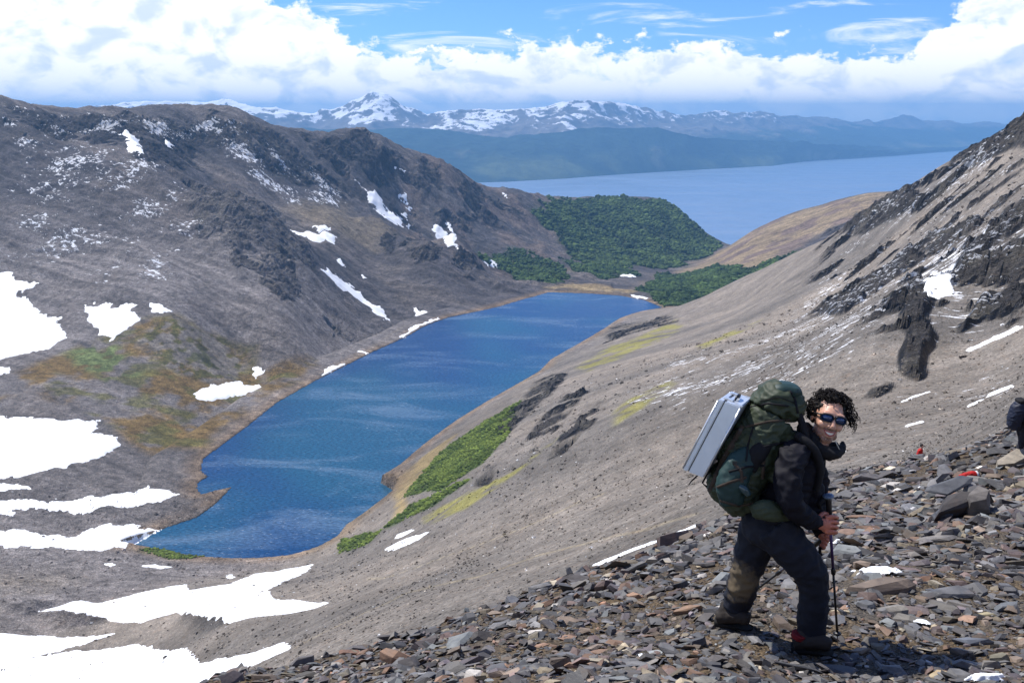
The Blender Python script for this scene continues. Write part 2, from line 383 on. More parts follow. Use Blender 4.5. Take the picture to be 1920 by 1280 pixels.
def rocky(M, amp, s, seed, ani=2.2):
    r = ridged(fa/(s*ani), fb/s, 6, seed, 0.6); b = fbm(fa/(s*1.6), fb/(s*0.5), 4, seed+5)
    c = ridged(fa/(s*0.9), fb/(s*0.30), 4, seed+9, 0.6)
    steps = np.floor(r*5+b)/5*0.6+r*0.4
    return M*((steps-0.48)*amp*0.85+b*amp*0.25+(c-0.5)*amp*0.38)
RN_L = rocky(ROCK_L, 22, 55, 51, 3.0); RN_C = rocky(ROCK_C, 24, 52, 61); RN_M = rocky(ROCK_M, 26, 40, 71)
RN_R = (rocky(ROCK_R, 1.0, 30, 81, 1.3)+0.24*ROCK_R)*np.clip(Yg*0.034, 3, 15); RN_S = rocky(ROCK_S, 17, 34, 91)
ROCK = np.clip(np.maximum.reduce([ROCK_L, ROCK_C, ROCK_M, ROCK_R, ROCK_S, MOUND*0.8]), 0, 1)
RN = RN_L+RN_C+RN_M+RN_R+RN_S
Z = Z + (rel*calm + RN*np.clip(calm*1.2, 0, 1)) + MOUND*7 - smooth(3300, 3600, Yg)*(0)
# shoreline: ground falls under the water inside, stands clear of it outside
out = -LD
shore_min = LAKE_Z+0.3+0.10*np.clip(out, 0, 40)
Z = np.where(LD > 0, np.minimum(Z, LAKE_Z-0.25*np.clip(LD, 0, 30)-0.2), np.where(out < 55, np.maximum(Z, shore_min*smooth(75, 45, out)+Z*(1-smooth(75, 45, out))), Z))
def ground(x, y):
    x = np.asarray(x, float); y = np.asarray(y, float)
    return bil(Z, np.interp(np.log(y), LR, np.arange(NR)), (x/y+0.8)/(TXC[1]-TXC[0]))
hit1 = caster(Z)
# colours of the ground ----------------------------------------------------
def lerp(a, b, m): return a*(1-m[..., None])+np.asarray(b)[None, None]*m[..., None]
n1 = fbm(fa/260, fb/60, 5, 101); n2 = fbm(Xg/14, Yg/14, 4, 103); n3 = fbm(Xg/70, Yg/70, 5, 107)
C = np.ones(Xg.shape+(3,))*np.array([0.180, 0.167, 0.162])
rightm = smooth(-40, 60, fa-(28*AX[0]+1048*AX[1])+40*w1)*smooth(1650, 1500, Yg)         # the scree side
C = lerp(C, (0.188, 0.166, 0.148), rightm)
C = lerp(C, (0.218, 0.188, 0.162), rightm*smooth(0.0, 0.5, n1)*0.8)
C = lerp(C, (0.140, 0.128, 0.119), rightm*smooth(0.1, -0.4, n1)*0.7)
upper = smooth(1330, 1650, Yg+60*n3)*(1-rightm)
C = lerp(C, (0.080, 0.075, 0.078), upper)
C = lerp(C, (0.122, 0.110, 0.104), upper*smooth(0.0, 0.4, n1)*0.9)
C = lerp(C, (0.195, 0.168, 0.130), smooth(600, 520, Yg)*(1-rightm)*smooth(-0.2, 0.4, n3)*0.7)
hang = masks('520,390 640,400 760,440 700,470 600,430', '540,395 640,380 660,420 580,415', soft=0.02, ymin=1700)
C = lerp(C, (0.185, 0.155, 0.110), hang*0.8)
ridge_far = smooth(1600, 2300, Yg)*(Tg > -0.13)*(Tg < 0.08)
C = lerp(C, (0.160, 0.125, 0.105), ridge_far*0.6*smooth(-0.2, 0.3, n3))
C = lerp(C, (0.165, 0.114, 0.046), MEADOW*smooth(-0.35, 0.15, n3+0.4*n2))
C = lerp(C, (0.115, 0.112, 0.036), MEADOW*smooth(0.0, 0.35, fbm(Xg/40, Yg/25, 4, 131))*0.8)
C = lerp(C, (0.130, 0.165, 0.065), MEADOW_G*smooth(-0.3, 0.2, n2+n3))
C = lerp(C, (0.175, 0.160, 0.140), SCRUB*smooth(0.1, -0.1, fbm(Xg/9, Yg/16, 4, 133)))
C = lerp(C, (0.080, 0.085, 0.030), SCRUB*smooth(0.0, 0.2, fbm(Xg/9, Yg/16, 4, 133))*0.8)
C = lerp(C, (0.265, 0.205, 0.125), BROWN*0.85); C = lerp(C, (0.140, 0.105, 0.098), BROWN*smooth(0.05, -0.25, n3)*0.8)
C = lerp(C, (0.300, 0.230, 0.120), np.maximum(GRASS_O*smooth(-0.5, 0.1, n2+0.3), TANSHORE*0.8))
C = lerp(C, (0.210, 0.195, 0.060), GRASS_Y*smooth(-0.25, 0.2, n2+n3*0.5)*0.9)
C = lerp(C, (0.055, 0.085, 0.022), GRASS_S*smooth(-0.45, 0.0, n2+0.2))
C = lerp(C, (0.040, 0.062, 0.022), np.maximum(FOREST, FOREST2)*0.92)
shore = smooth(26, 4, out)*(LD < 0)
C = lerp(C, (0.230, 0.165, 0.105), shore*0.7*smooth(-0.5, 0.2, n3+0.2))
C = lerp(C, (0.165, 0.155, 0.152), ROCK_L*0.9); C = lerp(C, (0.110, 0.103, 0.103), ROCK_S*0.9); C = lerp(C, (0.076, 0.071, 0.073), np.clip(np.maximum.reduce([ROCK_C*0.9, ROCK_M]), 0, 1)*0.9); C = lerp(C, (0.098, 0.090, 0.088), ROCK_R*0.9)
C = lerp(C, (0.165, 0.150, 0.125), ROCK*smooth(0.05, 0.35, n2+0.3*n3)*0.5)
C = lerp(C, (0.058, 0.054, 0.058), ROCK_C*smooth(0.2, -0.1, n3)*0.8)
C = C*(1+(0.20+0.10*rightm)*n2+0.16*n1+0.34*fbm(fa/150, fb/6.5, 4, 109)*(1-rightm)*smooth(900, 1150, Yg))[..., None]
C = lerp(C, (0.105, 0.080, 0.055), smooth(0.15, 0.5, fbm(Xg/90, Yg/90, 5, 151))*0.15)
# pale tracks and a stony path crossing the scree
def track(s, wpx, rgb, m, ymin=0):
    global C
    p = np.array([hit1(*map(float, q.split(',')), ymin) for q in s.split()]); d = np.full(Xg.shape, 1e9)
    for (ax, ay), (bx, by) in zip(p[:-1], p[1:]):
        ex, ey = bx-ax, by-ay; t = np.clip(((Xg-ax)*ex+(Yg-ay)*ey)/(ex*ex+ey*ey+1e-9), 0, 1)
        d = np.minimum(d, np.hypot((Xg-ax-ex*t), (Yg-ay-ey*t)*0.55))
    wd = wpx/1600*Yg
    C = lerp(C, rgb, smooth(wd*1.4, wd*0.5, d+wd*0.5*n2)*m)
track('690,1085 740,1078 800,1056 900,1020 980,990 1050,958 1130,925', 3.2, (0.33, 0.28, 0.20), 0.65)
track('560,1210 650,1165 760,1112 900,1080 1010,1040 1150,1005 1300,965', 9, (0.30, 0.25, 0.17), 0.45)
track('600,700 660,672 700,650 735,625 760,610', 1.5, (0.26, 0.23, 0.19), 0.6)
# scattered snow: how thickly it lies
SN = np.zeros(Xg.shape)
SN = np.maximum(SN, masks('0,230 180,255 330,330 400,400 330,520 200,560 60,520 0,470', soft=0.03)*0.50)
SN = np.maximum(SN, masks('0,196 100,205 200,208 330,225 420,222 470,240 400,262 280,250 150,265 0,250', soft=0.01, ymin=1700)*0.62)
SN = np.maximum(SN, masks('400,260 500,270 600,330 650,385 560,390 470,330', soft=0.01, ymin=1700)*0.62)
SN = np.maximum(SN, masks('1930,205 1700,350 1560,440 1500,560 1400,640 1250,680 1150,770 1300,790 1500,750 1700,760 1930,720', soft=0.03)*0.40)
SN = np.maximum(SN, masks('1930,330 1760,430 1560,545 1530,600 1680,560 1690,700 1800,680 1930,600', soft=0.01)*0.46)
SN = np.maximum(SN, masks('1720,560 1790,500 1800,560 1900,560 1880,600 1790,680 1730,670 1740,620', '1735,520 1790,515 1790,555 1735,560', soft=0.006)*0.74)
SN = SN*np.clip(0.75+1.2*fbm(Xg/55, Yg/55, 4, 141), 0.0, 1.3)
C = C*np.where(rightm[..., None] > 0.5, np.array([0.905, 0.905, 0.875]), np.array([1.02, 1.0, 0.98]))
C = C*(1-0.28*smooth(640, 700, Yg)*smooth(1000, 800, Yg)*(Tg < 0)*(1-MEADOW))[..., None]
ATT = np.stack([SN, ROCK, rightm], -1)
# how the land is divided
green_hill = (FOREST > 0.5)
region = np.full(Xg.shape, 1)                                # 1 mountain on the left
region[(rightm > 0.5)] = 0                                   # 0 scree slope
region[(Yg < 1130) & (rightm <= 0.5)] = 2                    # 2 valley floor
region[(Yg > 1600) & (Tg > 0.02)] = 3                        # 3 outlet valley
region[(Yg > 2150) & (Tg > 0.015) & (Tg < 0.27) & (Yg > 2150)] = 4   # 4 forested hill
region[(Yg > 1560) & (Tg >= 0.255)] = 5                      # 5 brown hill

def terrain_material():
    m, t, b = material('ground')
    co = t.new('ShaderNodeTexCoord').outputs['Object']
    a = t.new('ShaderNodeAttribute', attribute_name='col'); base = a.outputs['Color']
    k = t.new('ShaderNodeAttribute', attribute_name='cover'); sp = t.new('ShaderNodeSeparateColor'); t.put(sp.inputs[0], k.outputs['Color'])
    snow, rock, right = sp.outputs
    fall = t.mapping(co, (0,0,0), (0,0,R(26.6)), (1,1,1))
    stretched = t.mapping(fall, (0,0,0), (0,0,0), (0.22, 1, 0.6))
    g1 = t.noise(co, 0.9, 6, 0.65); g2 = t.noise(co, 0.16, 6, 0.62); g3 = t.noise(stretched, 0.06, 7, 0.62)
    gv = t.new('ShaderNodeTexVoronoi'); t.put(gv.inputs['Vector'], co); gv.inputs['Scale'].default_value = 1.7; gv.inputs['Randomness'].default_value = 1
    stone = t.ramp(gv.outputs['Color'], 0.1, 0.9, 0.48, 1.56, False)
    v = t.math('MULTIPLY', t.ramp(g1, 0.30, 0.70, 0.45, 1.60, False), t.ramp(g2, 0.32, 0.68, 0.62, 1.40, False))
    g4 = t.noise(co, 0.055, 6, 0.7)
    v = t.math('MULTIPLY', v, t.ramp(g4, 0.34, 0.66, 0.84, 1.18, False))
    v = t.math('MULTIPLY', v, t.ramp(g3, 0.25, 0.75, t.math('ADD', 0.60, t.math('MULTIPLY', right, 0.36)), t.math('SUBTRACT', 1.42, t.math('MULTIPLY', right, 0.38)), False))
    v = t.math('MULTIPLY', v, stone)
    v = t.math('ADD', 1.0, t.math('MULTIPLY', t.math('SUBTRACT', v, 1.0), t.math('SUBTRACT', 1.0, t.math('MULTIPLY', right, 0.45))))
    c = t.mix(1.0, base, v, 'MULTIPLY')
    hue = t.noise(co, 0.35, 5, 0.6)
    c = t.mix(t.ramp(hue, 0.52, 0.72, 0, 0.35), c, t.mix(1.0, c, (1.25, 0.95, 0.72, 1), 'MULTIPLY'))
    # scattered snow lying in hollows: specks and streaks down the fall line
    s1 = t.noise(t.mapping(fall, (3,1,0), (0,0,0), (0.085, 0.13, 0.07)), 1.0, 6, 0.68)
    s2 = t.noise(t.mapping(fall, (9,4,2), (0,0,0), (0.10, 0.42, 0.25)), 1.0, 5, 0.66)
    far_ = t.math('SUBTRACT', 1.0, right)
    s = t.math('ADD', t.math('MULTIPLY', s1, t.math('ADD', 0.30, t.math('MULTIPLY', far_, 0.35))), t.math('MULTIPLY', s2, t.math('SUBTRACT', 0.70, t.math('MULTIPLY', far_, 0.35))))
    th = t.math('SUBTRACT', 0.675, t.math('MULTIPLY', snow, 0.27))
    sm = t.ramp(t.math('SUBTRACT', s, th), 0.0, 0.035)
    sm = t.math('MULTIPLY', sm, t.ramp(snow, 0.02, 0.12))
    c = t.mix(sm, c, (0.86, 0.88, 0.92, 1))
    t.put(b.inputs['Base Color'], c); b.inputs['Roughness'].default_value = 0.92; b.inputs['Specular IOR Level'].default_value = 0.15
    bh = t.math('ADD', t.math('ADD', t.math('MULTIPLY', g1, 0.45), t.math('ADD', t.math('MULTIPLY', g2, 2.2), t.math('MULTIPLY', t.math('MULTIPLY', g4, rock), 6.0))), t.math('MULTIPLY', gv.outputs['Distance'], -0.5))
    bh = t.math('ADD', bh, t.math('MULTIPLY', g3, 5.0))
    rk = t.noise(t.mapping(fall, (0,0,0), (0.3,0.2,0), (0.10, 0.22, 0.05)), 1.0, 8, 0.66)
    bh = t.math('ADD', bh, t.math('MULTIPLY', t.math('MULTIPLY', rk, rock), 14.0))
    bp = t.new('ShaderNodeBump'); bp.inputs['Strength'].default_value = 1.0; bp.inputs['Distance'].default_value = 1.4
    bh = t.math('MULTIPLY', bh, t.math('SUBTRACT', 1.0, t.math('MULTIPLY', t.math('SUBTRACT', right, t.math('MULTIPLY', right, rock)), 0.72)))
    t.put(bp.inputs['Height'], bh); t.put(b.inputs['Normal'], bp.outputs[0])
    return m
M_GROUND = terrain_material()
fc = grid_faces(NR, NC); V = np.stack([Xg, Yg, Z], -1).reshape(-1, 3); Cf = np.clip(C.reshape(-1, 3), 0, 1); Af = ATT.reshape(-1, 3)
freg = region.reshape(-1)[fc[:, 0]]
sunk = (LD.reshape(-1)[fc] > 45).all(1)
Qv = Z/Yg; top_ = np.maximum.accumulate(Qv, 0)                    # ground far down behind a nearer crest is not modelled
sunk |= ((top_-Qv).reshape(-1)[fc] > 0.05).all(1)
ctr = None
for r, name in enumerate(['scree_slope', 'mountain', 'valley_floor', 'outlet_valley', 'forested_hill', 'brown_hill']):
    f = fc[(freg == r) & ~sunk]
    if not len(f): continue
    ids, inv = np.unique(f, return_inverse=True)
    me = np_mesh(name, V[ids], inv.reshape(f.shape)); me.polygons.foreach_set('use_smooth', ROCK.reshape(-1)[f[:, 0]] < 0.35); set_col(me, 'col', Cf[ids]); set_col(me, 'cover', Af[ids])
    obj(name, me, M_GROUND, kind='structure')

# loose stones lying on the scree and the moraine
def scree_stones(n=34000):
    rg = np.random.default_rng(55); y = np.exp(rg.uniform(math.log(52), math.log(760), n)); x = y*rg.uniform(-0.72, 0.72, n)
    ri = np.interp(np.log(y), LR, np.arange(NR)); ci = (x/y+0.8)/(TXC[1]-TXC[0]); rr, cc = ri.astype(int), ci.astype(int)
    q = bil(Qv, ri, ci); vis = q > bil(top_, ri, ci)-0.01
    patch = fbm(x/(y*0.12), y/(y*0.12)+y/60, 4, 57)
    ok = vis & (LD[rr, cc] < -2) & (MEADOW[rr, cc] < 0.3) & (GRASS_S[rr, cc] < 0.3) & (GRASS_O[rr, cc] < 0.3) & (rg.random(n) < np.clip(0.75+patch, 0.15, 1)); x, y = x[ok], y[ok]; n = len(x); rr, cc = rr[ok], cc[ok]
    r = y*0.00105*rg.lognormal(0, 0.48, n); r = np.clip(r, 0.08, 2.2)
    base = np.array([(1.2,0,0.1),(-1,0.3,-0.1),(0.2,0.9,0),(0.1,-1,0.05),(0.1,0.1,0.62),(-0.1,0,-0.6)]); f0 = np.array([(0,2,4),(2,1,4),(1,3,4),(3,0,4),(2,0,5),(1,2,5),(3,1,5),(0,3,5)])
    v = base[None]*rg.uniform(0.6, 1.35, (n, 6, 1)); a = rg.uniform(0, 6.283, n)[:, None]; ca, sa = np.cos(a), np.sin(a)
    v = np.stack([v[..., 0]*ca-v[..., 1]*sa, v[..., 0]*sa+v[..., 1]*ca, v[..., 2]+0.25*v[..., 0]*rg.normal(0, 1, (n, 1))], -1)*r[:, None, None]
    v = v+np.stack([x, y, ground(x, y)+0.15*r], -1)[:, None]
    me = np_mesh('scree_stones', v.reshape(-1, 3), (f0[None]+(np.arange(n)*6)[:, None, None]).reshape(-1, 3), False)
    cl = np.clip(C[rr, cc], 0, 1)*rg.lognormal(-0.05, 0.42, (n, 1))*np.array([1.0, 0.98, 0.96]); white = rg.random(n) < 0.03; cl[white] = 0.5
    set_col(me, 'col', np.repeat(cl, 6, 0)); set_col(me, 'cover', np.zeros((n*6, 3))); me.materials.append(M_GROUND)
    o = obj('scree_stones', me, None, parent=bpy.data.objects['scree_slope'], kind='stuff', label='loose grey and tan stones strewn over the scree'); return n
scree_stones()
# ------------------------------------------------------------------ water
def water_material(name, base, rough, wave, foam_sparkle, sea=False):
    m, t, b = material(name)
    co = t.new('ShaderNodeTexCoord').outputs['Object']
    st = t.mapping(co, (0,0,0), (0,0,R(-35)), (0.35, 1, 1))
    n1 = t.noise(st, wave, 6, 0.62); n2 = t.noise(co, wave*0.2, 3); gust = t.noise(t.mapping(co, (0,0,0), (0,0,R(-25)), (0.006, 0.016, 1)), 1.0 if not sea else 0.12, 6, 0.62, dist=0.7)
    teal = t.noise(co, 0.0035, 2, 0.5)
    c = t.mix(t.ramp(teal, 0.42, 0.66), (*base[0], 1), (*base[1], 1))
    c = t.mix(t.ramp(gust, 0.46, 0.74, 0, 0.58), c, (*base[2], 1))
    if foam_sparkle:  # whitecap foam, plus wave sparkle painted into the base colour
        cap = t.noise(t.mapping(co, (0,0,0), (0,0,R(-35)), (0.16, 0.75, 1)), 1.0, 3, 0.7)
        sparkle = t.noise(t.mapping(co, (0,0,0), (0,0,R(-35)), (0.25, 0.6, 1)), 1.0, 2, 0.8)
        c = t.mix(1.0, c, t.ramp(sparkle, 0.34, 0.66, 0.55, 1.65, False), 'MULTIPLY')
        cm = t.math('MULTIPLY', t.ramp(cap, 0.62, 0.70), t.ramp(gust, 0.36, 0.62, 0.12, 1.0))
        c = t.mix(t.math('MULTIPLY', cm, 0.55), c, (0.6, 0.66, 0.7, 1))
    t.put(b.inputs['Base Color'], c)
    t.put(b.inputs['Roughness'], t.ramp(gust, 0.4, 0.7, rough, rough+0.18)); b.inputs['IOR'].default_value = 1.33
    b.inputs['Specular IOR Level'].default_value = 0.5
    bp = t.new('ShaderNodeBump'); bp.inputs['Strength'].default_value = 0.55; bp.inputs['Distance'].default_value = 0.8 if not sea else 3.0
    t.put(bp.inputs['Height'], t.math('ADD', n1, n2)); t.put(b.inputs['Normal'], bp.outputs[0])
    return m
def flat_poly(name, poly, z, mat):
    bm = bmesh.new(); bm.faces.new([bm.verts.new((x, y, z)) for x, y in poly]); bmesh.ops.triangulate(bm, faces=bm.faces[:])
    for f in bm.faces:
        if f.normal.z < 0: f.normal_flip()
    me = bpy.data.meshes.new(name); bm.to_mesh(me); bm.free(); return obj(name, me, mat, kind='structure')
cen = lake_poly.mean(0)
# the water sheet reaches a little under the banks
def grow(poly, d):
    n = len(poly); o = []
    area = sum(poly[i][0]*poly[(i+1) % n][1]-poly[(i+1) % n][0]*poly[i][1] for i in range(n)); sg = 1 if area > 0 else -1
    for i in range(n):
        t = poly[(i+1) % n]-poly[i-1]; t = t/np.linalg.norm(t); o.append(poly[i]+sg*d*np.array([t[1], -t[0]]))
    return np.array(o)
flat_poly('lake', grow(lake_poly, 2.5), LAKE_Z, water_material('lake_water', [(0.008, 0.038, 0.110), (0.012, 0.064, 0.116), (0.100, 0.160, 0.240)], 0.12, 0.35, True))
flat_poly('sea_channel', [(-40000, 4000), (40000, 4000), (42000, 33500), (-42000, 33500)], SEA_Z, water_material('sea_water', [(0.180, 0.250, 0.365), (0.165, 0.235, 0.345), (0.20, 0.27, 0.39)], 0.3, 0.05, False, True))  # sea colours lightened to carry the sky glare and haze on the water
# ------------------------------------------------------------------ far shore across the channel
def far_land(name, y0, y1, coast, crest, ycrest, seed, amp, colfun, nc=540, nr=190, prof=1.25, sunk=30):
    tx = np.linspace(-0.62, 0.80, nc); s = np.linspace(-0.05, 1.3, nr)
    S_, T_ = np.meshgrid(s, tx, indexing='ij')
    cu = np.array([ray(u, v) for u, v in coast]); coastY = np.interp(tx, cu[:, 0], SEA_Z/cu[:, 1])
    ku = np.array([ray(u, v) for u, v in crest]); kq = np.interp(tx, ku[:, 0], ku[:, 1])
    yc = np.interp(tx, [ray(u, 215)[0] for u, _ in ycrest], [y for _, y in ycrest])
    Y = coastY[None]+(yc-coastY)[None]*S_; X = Y*T_
    zc = kq*yc
    rise = np.where(S_ < 1, np.clip(S_, 0, 1)**prof, np.clip(1-(S_-1)*1.2, 0, 1))
    n = ridged(X/2100, Y/2100, 7, seed, 0.6)-0.5; f = fbm(X/900, Y/900, 5, seed+9)
    z = SEA_Z-60*(S_ < 0)+(zc[None]-SEA_Z)*rise
    z = z+(n*amp+f*amp*0.35)*np.clip(S_*2.2, 0, 1)*np.where(S_ < 1, np.clip(1.45-S_*0.7, 0.62, 1), 0.5)
    z = np.where(S_ > 0.01, np.maximum(z, SEA_Z+6), z)
    V = np.stack([X, Y, z], -1)
    me = np_mesh(name, V.reshape(-1, 3), grid_faces(nr, nc))
    cc, sn = colfun(X, Y, z, n, f, S_)
    set_col(me, 'col', cc.reshape(-1, 3)); set_col(me, 'cover', np.repeat(sn.reshape(-1, 1), 3, 1))
    return obj(name, me, M_FAR, kind='structure')
def far_material():
    m, t, b = material('far_ground')
    co = t.new('ShaderNodeTexCoord').outputs['Object']
    base = t.new('ShaderNodeAttribute', attribute_name='col').outputs['Color']
    sn = t.new('ShaderNodeAttribute', attribute_name='cover').outputs['Fac']
    n = t.noise(co, 0.004, 8, 0.62); n2 = t.noise(t.mapping(co, (0,0,0), (0,0,0), (0.004, 0.004, 0.0018)), 1.0, 8, 0.68)
    c = t.mix(1.0, base, t.ramp(n, 0.3, 0.7, 0.65, 1.4, False), 'MULTIPLY')
    m_ = t.ramp(t.math('ADD', sn, t.math('MULTIPLY', t.math('SUBTRACT', n2, 0.5), 1.9)), 0.46, 0.60)
    c = t.mix(m_, c, (0.88, 0.90, 0.94, 1))
    t.put(b.inputs['Base Color'], c); b.inputs['Roughness'].default_value = 0.95; b.inputs['Specular IOR Level'].default_value = 0.1
    bp = t.new('ShaderNodeBump'); bp.inputs['Strength'].default_value = 0.9; bp.inputs['Distance'].default_value = 60
    t.put(bp.inputs['Height'], n2); t.put(b.inputs['Normal'], bp.outputs[0])
    return m
M_FAR = far_material()
def lerp3(a, b, m): return a*(1-m[..., None])+np.asarray(b)*m[..., None]
def col_hills(X, Y, z, n, f, S):
    c = np.ones(X.shape+(3,))*np.array([0.022, 0.040, 0.028])
    c = lerp3(c, (0.100, 0.120, 0.050), smooth(0.0, 0.3, fbm(X/1500, Y/700, 5, 5))*smooth(0.5, 0.2, S)*0.9)
    c = lerp3(c, (0.16, 0.15, 0.09), smooth(0.25, 0.4, fbm(X/900, Y/500, 5, 15))*smooth(0.6, 0.3, S)*0.8)
    return c, np.zeros(X.shape)
def col_peaks(X, Y, z, n, f, S):
    c = np.ones(X.shape+(3,))*np.array([0.030, 0.048, 0.032]); h = z+f*120
    c = lerp3(c, (0.17, 0.15, 0.135), smooth(-420, -300, h))
    tx = X/Y
    sn = smooth(-430, -20, h+n*190)*0.56*np.where(tx < 0.0, 1.25, 1.0) + smooth(60, 220, h)*0.10
    sn = sn*smooth(0.42, 0.2, tx)+0.1*smooth(0.2, 0.42, tx)
    gy, gx = np.gradient(z); steep = np.hypot(gx/np.maximum(np.abs(np.gradient(X)[1]), 1), gy/np.maximum(np.abs(np.gradient(Y)[0]), 1))
    sn = sn-np.clip(steep-0.30, 0, 1)*0.45+fbm(X/500, Y/500, 4, 77)*0.22
    return c, np.clip(sn, 0, 1)
coast = [(-400,350),(300,352),(700,348),(950,341),(1060,335),(1150,328),(1300,319),(1450,311),(1530,300),(1600,294),(1650,289),(1680,285),(1780,283),(1920,280),(2400,276)]
far_land('far_shore_hills', 0, 0, coast, [(-400,240),(400,236),(520,238),(620,245),(760,240),(860,246),(950,262),(1050,246),(1120,236),(1230,240),(1330,258),(1430,262),(1530,270),(1600,272),(1680,276),(1780,276),(1920,272),(2400,268)],
         [(-400,12700),(500,12800),(960,13200),(1300,14300),(1600,17500),(1920,23200),(2400,24500)], 201, 230, col_hills, prof=0.9)
far_land('far_mountains', 0, 0, coast, [(-400,190),(150,200),(230,188),(330,186),(420,192),(480,205),(540,203),(590,214),(620,208),(650,192),(680,176),(700,169),(720,175),(760,200),(800,214),(840,204),(900,200),(960,206),(1000,196),(1060,190),(1110,186),(1170,192),(1230,206),(1290,212),(1340,206),(1420,212),(1500,216),(1600,224),(1700,222),(1800,228),(1920,232),(2400,235)],
         [(-400,15000),(300,15000),(700,15200),(1100,16200),(1400,19500),(1700,24500),(2400,26500)], 301, 420, col_peaks, prof=1.5)
far_land('far_blue_ridge', 0, 0, coast, [(-400,225),(1000,225),(1250,222),(1330,214),(1400,222),(1480,230),(1560,226),(1640,236),(1720,244),(1800,246),(1920,250),(2400,255)],
         [(-400,20000),(1000,20000),(1300,20000),(1600,22000),(1920,25500),(2400,27000)], 401, 180, col_hills, nc=300, nr=90, prof=1.2)

# ------------------------------------------------------------------ haze
def build_haze():
    bm = bmesh.new(); bmesh.ops.create_cube(bm, size=1)
    for v in bm.verts:
        v.co = Vector((v.co.x*100000, -3000+(v.co.y+0.5)*37500, -1005+(v.co.z+0.5)*1405))
    me = bpy.data.meshes.new('haze'); bm.to_mesh(me); bm.free()
    m = bpy.data.materials.new('haze'); m.use_nodes = True; t = NT(m.node_tree); t.n.remove(t.n['Principled BSDF'])
    v = t.new('ShaderNodeVolumePrincipled'); v.inputs['Color'].default_value = HAZE_COL; v.inputs['Density'].default_value = HAZE_D; v.inputs['Anisotropy'].default_value = 0.1
    t.l.new(v.outputs[0], t.n['Material Output'].inputs['Volume'])
    o = obj('haze', me, m, kind='stuff', label='blue haze filling the air over the channel', cat='haze')
HAZE_COL = (0.24, 0.55, 1.0, 1); HAZE_D = 6.0e-5
build_haze()
# ------------------------------------------------------------------ snow patches lying on the ground
def snow_material():
    m, t, b = material('snow')
    co = t.new('ShaderNodeTexCoord').outputs['Object']
    n = t.noise(co, 0.12, 6, 0.6); n2 = t.noise(t.mapping(co, (0,0,0), (0,0,R(26)), (0.05, 0.3, 0.3)), 1.0, 5, 0.6)
    c = t.mix(t.ramp(n2, 0.5, 0.8, 0, 0.35), (0.86, 0.88, 0.90, 1), (0.66, 0.63, 0.60, 1))
    t.put(b.inputs['Base Color'], c); b.inputs['Roughness'].default_value = 0.6; b.inputs['Specular IOR Level'].default_value = 0.2
    bp = t.new('ShaderNodeBump'); bp.inputs['Strength'].default_value = 0.35; bp.inputs['Distance'].default_value = 0.8
    t.put(bp.inputs['Height'], n); t.put(b.inputs['Normal'], bp.outputs[0])
    return m
M_SNOW = snow_material()
def snow_patch(s, label, ymin=0, rough=1.0, thick=1.0, group=None):
    p = np.array([hit1(*map(float, t.split(',')), ymin) for t in s.split()])
    tx = p[:, 0]/p[:, 1]; pad = 0.012
    t0, t1 = tx.min()-pad, tx.max()+pad; y0, y1 = p[:, 1].min()*0.97, p[:, 1].max()*1.03
    nc = int(np.clip((t1-t0)/0.0013, 14, 260)); nr = int(np.clip(math.log(y1/y0)/0.0028, 16, 200))
    ys, ts = np.meshgrid(np.geomspace(y0, y1, nr), np.linspace(t0, t1, nc), indexing='ij'); xs = ys*ts
    k = ys*0.0052*rough; sc_ = ys.mean()*0.016
    wx = xs+fbm(xs/sc_, ys/sc_, 5, 301, 0.65)*k*1.3; wy = ys+fbm(xs/sc_, ys/sc_, 5, 302, 0.65)*k*(3 if ys.mean() > 620 else 1.2)
    d = sdf(wx, wy, p)/(ys*0.0016)                       # in pixels or so
    T = min(max(ys.mean()*0.0012, 0.75), ys.mean()*0.0018)*thick
    h = T*(smooth(-1.5, 2.5, d)*1.5-0.55)*np.where(d > -0.8, 1, 1)
    h = h+fbm(xs/(sc_*1.5), ys/(sc_*1.5), 3, 305)*T*0.35*smooth(0, 6, d)
    z = ground(xs, ys)+h; z = np.where((sdf(xs, ys, lake_poly) > 0), np.maximum(z, LAKE_Z+0.2+h*0.5), z) if 'shore' in label else z
    fc = grid_faces(nr, nc); keep = (d.reshape(-1)[fc] > -1.6).any(1); fc = fc[keep]
    if len(fc) < 2: return
    # lower the rim under the ground so that the edge is where snow meets scree
    ids, inv = np.unique(fc, return_inverse=True)
    V = np.stack([xs, ys, z], -1).reshape(-1, 3)[ids]; c = V.mean(0); V = V-c
    me = np_mesh('snow_patch', V, inv.reshape(fc.shape))
    o = obj('snow_patch', me, M_SNOW, label=label, cat='snow patch', group=group or 'snow patches in the valley'); o.location = c
